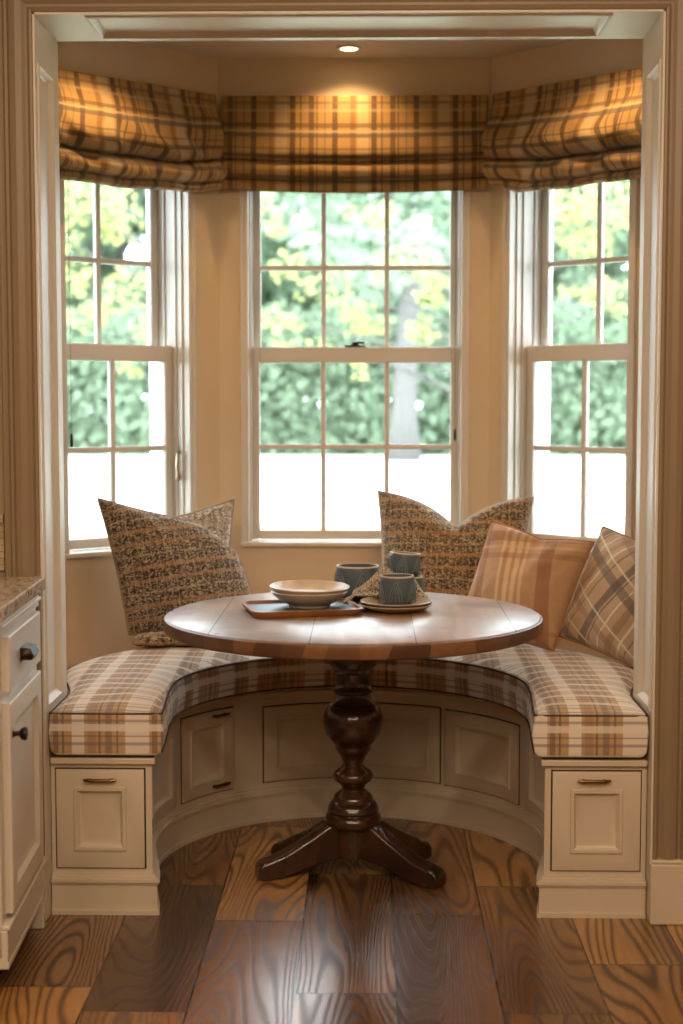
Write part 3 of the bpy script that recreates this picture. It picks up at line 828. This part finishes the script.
# ------------------------------------------------------------------ pillows
def make_pillow(name, label, group, loc, size, thick, rot, mat, pipe_mat, chop=0., cc=((0,0),)*4, seed=0., pinch=.045, n=34, uvrot=0., slump=0., uoff=None, rnd=None):
    """local x width, y thickness (front is -y), z height; cc: corner offsets BL, BR, TR, TL"""
    Rm = Matrix.Rotation(rot[2], 4, 'Z') @ Matrix.Rotation(rot[0], 4, 'X') @ Matrix.Rotation(rot[1], 4, 'Y')
    P = empty(name, M=Matrix.Translation(loc) @ Rm)
    tag(P, label, 'pillow', group)
    w, h = size
    def plane(u, v):
        x = w/2*u*(1-pinch*(1-v*v)*abs(u)); z = h/2*v*(1-pinch*(1-u*u)*abs(v))
        k = ((1-u)*(1-v)/4, (1+u)*(1-v)/4, (1+u)*(1+v)/4, (1-u)*(1+v)/4)
        x += sum(k[i]*cc[i][0] for i in range(4)); z += sum(k[i]*cc[i][1] for i in range(4))
        if rnd and u > 0 and v > 0:            # a soft, rounded upper corner
            g = (u*v)**3; x -= w*rnd[2][0]*g; z -= h*rnd[2][1]*g
        if chop:
            z -= chop*math.exp(-abs((u-.03)/.40)**1.2)*max(0, (v+.25)/1.25)**2
        return x, z
    def surf(sg):
        def fn(a, b):
            u, v = 2*a-1, 2*b-1
            u = math.sin(u*PI/2)*.35+u*.65; v = math.sin(v*PI/2)*.35+v*.65
            x, z = plane(u, v)
            e = max(0, (1-u**2))**.48*max(0, (1-v**2))**.48
            y = thick/2*e*(1-.25*slump*v)
            if chop: y *= 1-.55*math.exp(-(u/.28)**2)*max(0, (v+.1)/1.1)
            wr = noise.noise(Vector((u*2.2, v*2.2, seed)))*.012+noise.noise(Vector((u*6, v*6, seed+3)))*.005
            # folds running in from the corners
            cr = abs(abs(u)-abs(v)); wr += .007*math.cos((abs(u)-abs(v))*14)*max(0, abs(u)+abs(v)-1.0)*e*2
            y += wr*min(1, e*2)
            c_, s_ = math.cos(uvrot), math.sin(uvrot)
            return Vector((x, -sg*y, z)), ((x*c_-z*s_)+(seed*.1 if uoff is None else uoff), (x*s_+z*c_)+.5)
        return fn
    m = MB(); m.grid(surf(1), n, n); m.grid(surf(-1), n, n)
    m.build('pillow_cover', mat, P, smooth='all', merge=True)
    if pipe_mat:
        loop = []
        for k in range(n): loop.append((-1+2*k/n, -1))
        for k in range(n): loop.append((1, -1+2*k/n))
        for k in range(n): loop.append((1-2*k/n, 1))
        for k in range(n): loop.append((-1, 1-2*k/n))
        q = MB(); q.tube([Vector((plane(u, v)[0], 0, plane(u, v)[1])) for u, v in loop], .0042, 6, closed=True)
        q.build('piping', pipe_mat, P, smooth='all')
    return P
G = 'tweed pillows on the window seat'
# behind-left grey one first, then the large one in front of it
make_pillow('throw_pillow', 'pale grey tweed pillow whose one corner shows behind the big left pillow', G, (-.650, 5.20, .785), (.42, .44), .13, (D(-14), D(4), D(18)), M_tweed3, M_tweed2, 0, ((.13,0),(0,0),(.02,.02),(.06,-.10)), 4.1)
make_pillow('throw_pillow', 'big dark tweed pillow leaning against the left wall, behind the table edge', G, (-.60, 4.93, .788), (.47, .45), .17, (D(-16), D(7), D(24)), M_tweed, M_tweed2, 0, ((.09,0),(.10,.03),(-.03,-.06),(-.035,.0)), 1.3, uvrot=D(-12), rnd=((0,0),(0,0),(.13,.13),(0,0)))
make_pillow('throw_pillow', 'tweed pillow with a dented top, right of the stacked blue mugs', G, (.345, 5.17, .790), (.54, .50), .19, (D(-15), 0, D(-8)), M_tweed2, M_tweed3, .115, ((.03,0),(-.04,0),(.01,-.005),(.0,.01)), 2.2)
make_pillow('throw_pillow', 'tan pillow with pale stripes between the tweed and plaid pillows', None, (.570, 4.755, .763), (.365, .375), .15, (D(-17), D(7), D(-28)), M_tanpil, M_tanpipe, 0.02, ((-.03,0),(-.05,0),(.0,-.01),(.0,.0)), 3.7, uvrot=D(-8), uoff=.21)
make_pillow('throw_pillow', 'taupe plaid pillow leaning at the far right, partly behind the jamb', None, (.865, 4.555, .742), (.43, .38), .16, (D(-24), D(10), D(-52)), M_plaidpil, M_tanpipe, 0, ((0,0),(0,0),(0,0),(-.03,0)), 5.2, uvrot=D(25))
# small folded tweed throw tucked under the left pillow
Tq = Matrix.Translation((-.575, 4.735, CZ0+CT+.040)) @ Matrix.Rotation(D(14), 4, 'Z')
F = empty('folded_throw', M=Tq); tag(F, 'small folded tweed throw tucked under the big left pillow', 'blanket')
def thr(a, b):
    u, v = 2*a-1, b*2*PI
    rx = .135*(1-.04*math.cos(v)); k = max(0, 1-abs(u)**5)**.5
    y = math.cos(v)*.052*k; z = math.sin(v)*.030*k*(1 if math.sin(v) > 0 else .55)
    z += .006*noise.noise(Vector((u*5, v, 2)))*k
    return Vector((rx*u, y, z)), (u*.12, v*.03)
MB().grid(thr, 26, 20).build('folded_cloth', M_tweed2, F, smooth='all', merge=True)

# ------------------------------------------------------------------ table
TC = Vector((.010, 4.205)); TR = .537; TZ = .75
T = empty('pedestal_table', (TC.x, TC.y, 0), world_built=False)
tag(T, 'round plank-topped table on a dark turned pedestal in front of the window seat', 'table')
m = MB(); m.lathe([(.001, TZ-.044), (TR-.012, TZ-.044), (TR-.003, TZ-.040), (TR, TZ-.034), (TR, TZ-.008), (TR-.003, TZ-.003), (TR-.008, TZ), (.001, TZ)], n=128)
tt = m.build('tabletop', M_table, T, smooth=True)
m = MB(); m.lathe([(TR-.004, TZ-.041), (TR+.001, TZ-.0385), (TR+.0022, TZ-.034), (TR+.0022, TZ-.009), (TR+.001, TZ-.005), (TR-.004, TZ-.003)], n=128, closed=True)
m.build('rim_band', M_rim, tt, smooth=True)
pr = [(656, 23.5), (664, 23.5), (667, 21.5), (670, 22), (672, 18.5), (678, 17), (683, 17), (687, 18), (689, 20), (691, 20), (693, 17.5), (697, 18.5), (700, 20.5), (702, 22), (703, 21), (705, 25), (710, 28.2), (716, 30.2), (722, 30.5), (728, 29.5), (734, 27.5), (739, 24), (743, 20), (745, 18.5), (747, 18.5), (749, 18), (752, 16), (756, 13), (760, 11.3), (764, 10.6), (767, 12.5), (770, 17.5), (773, 19.8), (776, 20.5), (779, 19.5), (782, 15), (785, 12.3), (788, 11.2), (791, 14.5), (794, 18.5), (797, 20), (800, 20.5), (801, 22.5), (805, 25), (809, 26), (811, 24.5), (814, 27.5), (818, 29), (822, 28.5), (824, 26.5)]
pz = [(r/1480*4.24, px_to(354, y, d=4.205).z) for y, r in pr]
pz = [(pz[0][0]+.05, TZ-.0441), (pz[0][0]+.05, TZ-.06), (pz[0][0], TZ-.066)]+[q for q in pz if q[1] < TZ-.07]+[(.062, .135), (.060, .05), (.001, .05)]
m = MB(); m.lathe(pz, n=64); m.build('pedestal', M_ped, T, smooth=True)
def foot(ang, L):
    Mx = Matrix.Rotation(ang, 4, 'Z')
    # side outline (distance out, top z, bottom z, half width)
    st = [(.030, .168, .045, .026), (.055, .160, .045, .030), (.09, .138, .040, .030), (.13, .112, .030, .029), (.17, .090, .018, .029), (.21, .070, .006, .030), (L-.035, .056, 0, .031), (L-.012, .050, 0, .031), (L, .038, .004, .029)]
    vs = []; fs = []
    for (x, zt, zb, w) in st:
        c = .007
        vs += [(x, -w, zb), (x, w, zb), (x, w, zt-c), (x, w-c, zt), (x, -w+c, zt), (x, -w, zt-c)]
    for i in range(len(st)-1):
        for k in range(6): fs.append((i*6+k, i*6+(k+1) % 6, (i+1)*6+(k+1) % 6, (i+1)*6+k))
    fs += [tuple(range(6))[::-1], tuple(range((len(st)-1)*6, len(st)*6))]
    MB().add(vs, fs, None, Mx).build('foot', M_ped, T, smooth=True, bevel=.003)
foot(math.atan2(-.085, -.27), .285); foot(math.atan2(-.150, .245), .292); foot(math.atan2(.10, -.20), .26); foot(math.atan2(.13, .20), .26)

# ------------------------------------------------------------------ things on the table
# tray
ty = empty('serving_tray', M=Matrix.Translation((-.140, 4.245, TZ)) @ Matrix.Rotation(D(14), 4, 'Z'))
tag(ty, 'wooden tray with slate coloured top under the cream bowls', 'tray')
def rrect(w, h, r, n=6):
    out = []
    for cx, cy, a0 in ((w-r, h-r, 0), (-w+r, h-r, 90), (-w+r, -h+r, 180), (w-r, -h+r, 270)):
        for k in range(n+1): a = D(a0+90*k/n); out.append((cx+r*math.cos(a), cy+r*math.sin(a)))
    return out
def loopstack(layers):
    """layers of (outline, z): closed skin"""
    m = MB(); k = len(layers[0][0]); vs = [(p[0], p[1], z) for o, z in layers for p in o]; fs = []
    for i in range(len(layers)-1):
        for j in range(k): fs.append((i*k+j, i*k+(j+1) % k, (i+1)*k+(j+1) % k, (i+1)*k+j))
    fs += [tuple(range(k))[::-1], tuple(range((len(layers)-1)*k, len(layers)*k))]
    return m.add(vs, fs)
loopstack([(rrect(.150, .112, .03), .001), (rrect(.158, .120, .035), .010), (rrect(.162, .124, .036), .019), (rrect(.154, .116, .034), .020), (rrect(.149, .111, .03), .010)]).build('tray_body', M_tray, ty, smooth=True)
loopstack([(rrect(.149, .111, .03), .0102), (rrect(.149, .111, .03), .0115)]).build('tray_inlay', M_slate, ty)
# nested bowls
def bowl(label, x, y, z, R, H, mat, tilt=0):
    o = MB(); o.lathe([(.001, .003), (R*.46, .003), (R*.50, 0), (R*.53, 0), (R*.55, .006), (R*.78, H*.42), (R*.95, H*.78), (R, H-.002), (R-.002, H), (R-.005, H-.002), (R*.90, H*.76), (R*.73, H*.42), (R*.5, .014), (.001, .009)], n=72)
    b = o.build('bowl', mat, smooth=True, origin=(0, 0, 0)); b.location = (x, y, z); b.rotation_euler = (tilt, tilt*.6, 0)
    tag(b, label, 'bowl'); return b
bx, by = px_to(309.5, 603, z=TZ+.02).x, px_to(309.5, 603, z=TZ+.02).y
bowl('outer cream bowl on the slate tray, holding another bowl', bx, by, TZ+.0118, .113, .046, M_cream)
bowl('inner cream bowl nested in the outer one on the slate tray', bx, by, TZ+.0118+.018, .117, .042, M_cream, D(1.5))
# plate
def plate(label, x, y, z, R, mat):
    o = MB(); o.lathe([(.001, .002), (R*.55, .002), (R*.58, 0), (R*.62, 0), (R*.64, .003), (R*.85, .009), (R, .017), (R+.001, .0195), (R-.002, .021), (R*.83, .014), (R*.60, .008), (.001, .007)], n=72)
    b = o.build('plate', mat, smooth=True); b.location = (x, y, z); tag(b, label, 'plate'); return b
p1 = Vector((px_to(395.5, 605, d=4.27).x, 4.270, 0))
plate('lower stoneware plate right of the bowls, under another plate', p1.x, p1.y, TZ+.0005, .106, M_plate)
plate('upper stoneware plate holding the front blue mug', p1.x+.002, p1.y, TZ+.0095, .104, M_plate)
# mugs
def mug(label, x, y, z, R, H, rot=0, tilt=(0, 0), fat=1.06, relief=True):
    c = empty('blue_mug', M=Matrix.Translation((x, y, z)) @ Matrix.Rotation(tilt[0], 4, 'X') @ Matrix.Rotation(tilt[1], 4, 'Y') @ Matrix.Rotation(rot, 4, 'Z'))
    tag(c, label, 'mug', 'blue patterned mugs on the table')
    m = MB(); q = R*fat
    m.lathe([(.001, .002), (R*.70, .002), (R*.74, 0), (R*.80, .001), (R*.90, .008), (q*.99, H*.30), (q, H*.55), (R*.99, H*.85), (R*.97, H-.003), (R*.955, H), (R*.92, H-.002), (R*.91, H*.8), (q*.92, H*.5), (R*.80, .012), (.001, .008)], n=56)
    m.build('mug_body', M_blue, c, smooth=True)
    m = MB(); m.lathe([(R*.972, H-.0035), (R*.965, H+.0006), (R*.945, H+.0012), (R*.925, H-.001), (R*.93, H-.004)], n=56, closed=True); m.build('rim_band', M_cream, c, smooth=True)
    pts = [(R*.95, 0, H*.80), (R*1.25, 0, H*.86), (R*1.52, 0, H*.70), (R*1.50, 0, H*.42), (R*1.22, 0, H*.24), (R*.97, 0, H*.22)]
    cv = []
    for i in range(len(pts)-1):
        for k in range(4): cv.append(Vector(pts[i]).lerp(Vector(pts[i+1]), k/4))
    cv.append(Vector(pts[-1]))
    for _ in range(3): cv = [cv[0]]+[(cv[i-1]+cv[i]*2+cv[i+1])/4 for i in range(1, len(cv)-1)]+[cv[-1]]
    MB().tube(cv, R*.115, 10).build('mug_handle', M_blue, c, smooth='all')
    if relief:
        # embossed pointed arches round the body
        m = MB(); N = 6
        def sp(a, z):
            tt = z/H; rr = q*(1-.16*abs(tt-.5)**1.6*1.4)+.0012
            return Vector((rr*math.cos(a), rr*math.sin(a), z))
        for k in range(N):
            a0 = 2*PI*k/N+.4
            for wv, zt, zb in ((.36, .84, .14), (.22, .72, .16)):
                L_ = [sp(a0-wv*math.cos(PI/2*j/8)**.8, H*(zb+(zt-zb)*j/8)) for j in range(9)]; R_ = [sp(a0+wv*math.cos(PI/2*j/8)**.8, H*(zb+(zt-zb)*j/8)) for j in range(9)]
                m.tube(L_+R_[::-1][1:], R*.028, 5)
            m.tube([sp(a0, H*(.15+.5*j/5)) for j in range(6)], R*.025, 5)
            for zz in (.35, .5):
                m.tube([sp(a0-.2, H*(zz-.08)), sp(a0, H*zz), sp(a0+.2, H*(zz-.08))], R*.022, 5)
        m.build('relief_pattern', M_bluerel, c, smooth='all')
    return c
p = Vector((px_to(397.5, 600, d=4.26).x, 4.262, 0))
mug('front slate blue mug standing on the stoneware plates', p.x, p.y, TZ+.0175, .050, .086, D(60))
p = px_to(403, 596, z=TZ+.001)
mug('slate blue mug partly hidden behind the front mug, carrying the tilted one', p.x+.012, 4.49, TZ+.0005, .048, .074, D(75))
mug('tilted slate blue mug stacked on top behind the front mug', p.x-.002, 4.488, TZ+.0765, .048, .070, D(60), (D(-2), D(5)), 1.02)
p = px_to(357, 590, z=TZ+.001)
mug('wide slate blue mug at the back, left of the stacked mugs', .020, 4.51, TZ+.0005, .067, .104, D(80), fat=1.05)
# woven napkin bunched over the table behind the front mug
def nap(a, b):
    x = -.020+.250*a; y = 4.335+.085*b
    hz = .0225
    ridge = .075*math.exp(-((a-.50)/.24)**2)*math.exp(-((b-.45)/.34)**2)
    ridge += .034*math.exp(-((a-.82)/.12)**2)*math.exp(-((b-.45)/.4)**2)
    ridge += .010*(noise.noise(Vector((a*7, b*4, 1)))+.4)
    edge = min(a, 1-a, b, 1-b)
    z = TZ+.013+ridge*min(1, edge*7+.08)+(.018 if .10 < a < .97 and b < .8 else .012)*min(1, max(0, (a-.0))*8)
    return Vector((x, y+.012*math.sin(a*9), z)), (x, y)
F = MB(); F.grid(nap, 44, 20)
o = F.build('woven_napkin', M_napkin, smooth='all', solid=.003, norm=False); tag(o, 'coarse brown woven napkin bunched behind the front blue mug', 'napkin')

# ------------------------------------------------------------------ kitchen cabinet at the left
KA = D(3.0)
KM = Matrix.Translation((-.797, 3.742, 0)) @ Matrix.Rotation(KA, 4, 'Z')
K = empty('kitchen_cabinet', M=KM); tag(K, 'pale kitchen base cabinet with one drawer over a panelled door at the left edge', 'cabinet')
# local: -y runs toward the camera, +x faces the nook
MB().box(-.56, 0, -.50, 0, .10, .872).build('cabinet_body', M_kcab, K, bevel=.002)
MB().box(-.54, -.06, -.50, -.004, 0, .10).build('toe_kick', M_gap, K)
m = MB(); m.box(-.02, .012, -.50, 0, .085, .165); m.box(-.02, .018, -.50, .002, .165, .176); m.box(-.02, .014, -.50, .0, .075, .09); m.box(-.03, .014, -.035, 0, 0, .09)
m.build('base_moulding', M_kcab, K, bevel=.003)
m = MB(); m.box(-.02, .008, -.50, 0, .835, .872); m.box(-.02, .014, -.50, .002, .850, .860); m.build('top_moulding', M_kcab, K, bevel=.003)
fk = lambda s, z, d: Vector((d, s, z))
KD = [(0, -.004), (0, .016), (.003, .018), (.010, .018), (.014, .018)]
KP = [(0, -.004), (0, .016), (.003, .018), (.052, .018), (.056, .014), (.062, .008), (.075, .006)]
m = MB(); rings(m, fk, -.455, -.040, .700, .828, KD); dr = m.build('drawer', M_kcab, K, bevel=.001)
m = MB(); rings(m, fk, -.455, -.040, .190, .676, KP); do = m.build('door', M_kcab, K)
def cup_pull(s, z):
    m = MB()
    m.box(.018, .022, s-.042, s+.042, z-.016, z+.016)
    vs = []; fs = []; st = [(-.045, .4), (-.036, 1), (0, 1.08), (.036, 1), (.045, .4)]
    for (ds, k) in st:
        vs += [(.022, s+ds, z+.016*k), (.022+.020*k, s+ds, z+.013*k), (.022+.027*k, s+ds, z-.004*k), (.022+.022*k, s+ds, z-.014*k), (.022, s+ds, z-.014*k)]
    for i in range(len(st)-1):
        for j in range(5): fs.append((i*5+j, i*5+(j+1) % 5, (i+1)*5+(j+1) % 5, (i+1)*5+j))
    fs += [tuple(range(5)), tuple(range(20, 25))]
    m.add(vs, fs); return m
cup_pull(-.285, .765).build('drawer_pull', M_bronze, dr, smooth=True)
m = MB(); Mk = Matrix.Translation((.018, -.425, .60)) @ Matrix.Rotation(PI/2, 4, 'Y')
m.lathe([(.011, 0), (.006, .004), (.006, .014), (.013, .018), (.016, .026), (.014, .031), (.001, .033)], n=20, M=Mk); m.build('door_knob', M_bronze, do, smooth=True)
ct = MB(); c1 = KM @ Vector((.022, .010, 0)); c2 = KM @ Vector((.022, -.55, 0))
ct.prism([(c1.x, 3.764), (c2.x, c2.y), (c2.x-.62, c2.y), (-1.42, OPY0-.011), (-OPW-W0-.102, OPY0-.011), (-OPW-W0-.102, 3.764)], .874, .908)
o = ct.build('countertop', M_granite, origin=(-1.1, 3.5, .874), bevel=.004); tag(o, 'speckled granite countertop on the cabinet at the left edge', 'countertop')

# ------------------------------------------------------------------ outdoors
GZ = -.55
def outdoor_mat(name, h1, h2, scale, rough=.9):
    t = NT(name); n = t.noise(t.obj(), scale, 3); t.set(Base_Color=t.mix(n, lin(h1), lin(h2)), Roughness=rough); return t.m
M_grass = outdoor_mat('lawn_grass', '#85876F', '#9A9A84', 2)
M_road = outdoor_mat('pale_concrete', '#E2E0DA', '#D2D0C8', .6)
struct('lawn', MB().box(-60, 60, 6.3, 110, GZ-.2, GZ), M_grass)
struct('driveway', MB().box(-60, 60, 22.5, 50, GZ, GZ+.02), M_road)
def leaf_mat(name, a, b):
    t = NT(name); n = t.noise(t.obj(), 1.3, 3); c = t.mix(n, lin(a), lin(b))
    t.set(Base_Color=c, Roughness=.7)
    ts = t.n('ShaderNodeBsdfTranslucent'); t.l(c, ts.inputs[0]); mm = t.n('ShaderNodeMixShader'); mm.inputs[0].default_value = .5
    t.l(t.b.outputs[0], mm.inputs[1]); t.l(ts.outputs[0], mm.inputs[2]); t.l(mm.outputs[0], t.out.inputs[0]); return t.m
M_leafA = leaf_mat('hazed_mint_leaves', '#7E9078', '#94A68C')  # outdoor haze put into the leaf colour: pale, greyed green
M_leafB = leaf_mat('yellow_green_leaves', '#90965E', '#A4A670')
M_leafC = leaf_mat('hazed_soft_green_leaves', '#80927E', '#94A68C')  # crown green likewise paled in its colour to stand in for haze
M_bark = outdoor_mat('pale_bark', '#4A4846', '#5E5C5A', 6)
rng = np.random.default_rng(5)
def leaves(name, blobs, per, size, mat, parent):
    """many small leaf blades scattered through the blobs (x, y, z, r)"""
    V = []; 
    for (x, y, z, r) in blobs:
        k = max(8, int(per*r*r))
        d = rng.normal(size=(k, 3)); d /= np.linalg.norm(d, axis=1)[:, None]
        rad = r*(.45+.6*rng.random(k)**.6)
        c = np.array([x, y, z])+d*rad[:, None]*np.array([1, 1, .8])
        a = rng.normal(size=(k, 3)); a /= np.linalg.norm(a, axis=1)[:, None]
        b = np.cross(a, rng.normal(size=(k, 3))); b /= np.linalg.norm(b, axis=1)[:, None]
        s = size*(.6+.8*rng.random(k))[:, None]
        V.append(np.stack([c-a*s, c-b*s*.55, c+a*s, c+b*s*.55], 1))
    V = np.concatenate(V).reshape(-1, 3); n = len(V)//4
    me = bpy.data.meshes.new(name); me.vertices.add(len(V)); me.vertices.foreach_set('co', V.ravel().astype(np.float32))
    me.loops.add(4*n); me.loops.foreach_set('vertex_index', np.arange(4*n, dtype=np.int32))
    me.polygons.add(n); me.polygons.foreach_set('loop_start', np.arange(0, 4*n, 4, dtype=np.int32)); me.update(calc_edges=True)
    me.materials.append(mat); o = bpy.data.objects.new(name, me); sc.collection.objects.link(o); o.parent = parent
    return o
def crown_blobs(R, H, z0, k):
    out = []
    for i in range(k):
        a = rng.random()*2*PI; q = rng.random(); zz = z0+H*q; w = R*math.sin(PI*min(.97, .18+.75*q))**.7
        rr = w*math.sqrt(rng.random())*.85; out.append((rr*math.cos(a), rr*math.sin(a), zz, R*(.28+.22*rng.random())))
    return out
def trunk_mb(h, r, lean=0.):
    m = MB(); m.tube([(lean*k/6*k/6, 0, h*k/6) for k in range(7)], [r*(1.35 if k == 0 else 1-.09*k) for k in range(7)], 12)
    for a, z in ((.4, .62), (2.4, .7), (4.3, .78)):
        m.tube([(0, 0, h*z), (math.cos(a)*h*.10, math.sin(a)*h*.10, h*(z+.1)), (math.cos(a)*h*.16, math.sin(a)*h*.16, h*(z+.2))], [r*.4, r*.3, r*.15], 8)
    return m
protos = []
for i, (R, H, z0, mat, lab) in enumerate([(2.95, 10.5, 2.2, M_leafA, ''), (3.0, 12, 2.6, M_leafC, ''), (2.8, 10, 1.8, M_leafA, '')]):
    e = empty('tree', (0, 0, GZ)); m = trunk_mb(H*.75+z0, .30); m.build('trunk', M_bark, e, smooth='all')
    leaves('crown', crown_blobs(R, H, z0, 48), 260, .19, mat, e); protos.append(e)
def copy_thing(o):
    c = o.copy(); sc.collection.objects.link(c)
    for ch in list(o.children):
        d = ch.copy(); sc.collection.objects.link(d); d.parent = c
    return c
spots = []
for row, (Y, cnt, x0, dxx) in enumerate([(57, 5, -15.5, 7.9), (66, 5, -19.4, 8.3), (75, 6, -21.5, 8.2)]):
    for k in range(cnt): spots.append((x0+dxx*k+rng.uniform(-.3, .3), Y+rng.uniform(-.4, .4), row, k))
used = set()
WORD = ['first', 'second', 'third', 'fourth', 'fifth', 'sixth']
ROWN = ['near row', 'middle row', 'far row']
for i, (x, y, row, k) in enumerate(spots):
    j = (i*7+row) % 3
    t_ = protos[j] if j not in used else copy_thing(protos[j]); used.add(j)
    t_.location = (x, y, GZ); s = .97+.08*rng.random(); t_.rotation_euler = (0, 0, rng.random()*6.28); t_.scale = (s, s, s*1.1)
    tag(t_, 'green tree across the drive, %s from the left in the %s' % (WORD[k], ROWN[row]), 'tree', 'trees across the drive')
# low hedge closing the space under the crowns
hg = empty('hedge', (0, 52.0, GZ)); tag(hg, 'long loose green hedge along the far side of the drive', 'hedge')
hb = [(x+rng.uniform(-.4, .4), rng.uniform(-.4, .4), zz, 1.15) for x in np.arange(-24, 24, .8) for zz in (.3, .9+rng.uniform(-.3,.3), 1.8+rng.uniform(-.3,.3), 3.0+rng.uniform(-.4,.4), 4.1+rng.uniform(-.5,.5))]
leaves('hedge_foliage', hb, 210, .17, M_leafA, hg)
# the pale trunk seen through the centre window
e = empty('tree', (px_to(404, 440, d=46).x, 46, GZ)); tag(e, 'tree with a thick pale trunk seen through the right of the centre window', 'tree')
trunk_mb(9, .42, .5).build('trunk', M_bark, e, smooth='all'); leaves('crown', crown_blobs(4.0, 8, 4.8, 26), 105, .2, M_leafC, e)
# nearer maples whose yellow green sprays hang in front of the windows
def maple(label, trunk_x, Y, px):
    e = empty('tree', (trunk_x, Y, GZ)); tag(e, label, 'tree')
    bl = []; m = MB(); m.tube([(0, 0, 0), (.05, 0, 1.5), (0, .1, 3.2), (.1, .1, 5.5), (.1, 0, 7.5)], [.15, .11, .09, .06, .02], 10)
    for (x, y, dd, r) in px:
        p = px_to(x, y, d=Y+dd); q = (p.x-trunk_x, p.y-Y, p.z-GZ, r); bl.append(q)
        for _ in range(3): bl.append((q[0]+rng.normal()*r*.9, q[1]+rng.normal()*r, q[2]+rng.normal()*r*.5, r*.55))
        zt = max(1.2, q[2]*.8-.3); m.tube([(0, .05, zt), (q[0]*.5, q[1]*.5, (zt+q[2])/2+.15), q[:3]], [.022, .014, .005], 6)
    m.build('trunk', M_bark, e, smooth='all'); leaves('crown', bl, 620, .055, M_leafB, e)
maple('young yellow green maple whose branches cross the centre and right windows', px_to(497, 400, d=17).x, 17,
      [(290, 262, 0, .22), (330, 288, .3, .26), (278, 318, 0, .22), (360, 318, .5, .26), (300, 345, .2, .14), (410, 262, -.3, .26), (440, 292, 0, .28), (420, 330, .3, .22), (380, 215, .4, .2), (360, 355, 0, .16), (255, 200, .3, .2), (275, 225, 0, .14),
       (565, 215, 0, .34), (590, 245, .5, .3), (625, 200, 0, .4), (620, 300, .4, .3), (590, 290, 0, .2), (560, 190, 1, .4)])
maple('young yellow green maple seen through the left window', px_to(205, 400, d=17).x, 17,
      [(75, 205, 0, .34), (120, 225, .4, .3), (70, 275, 0, .3), (125, 290, 0, .34), (85, 320, .3, .24), (145, 330, .5, .2), (100, 190, .6, .36), (130, 370, 0, .12), (60, 240, 0, .3)])

for o in list(sc.objects):
    if '_org' in o.keys(): del o['_org']
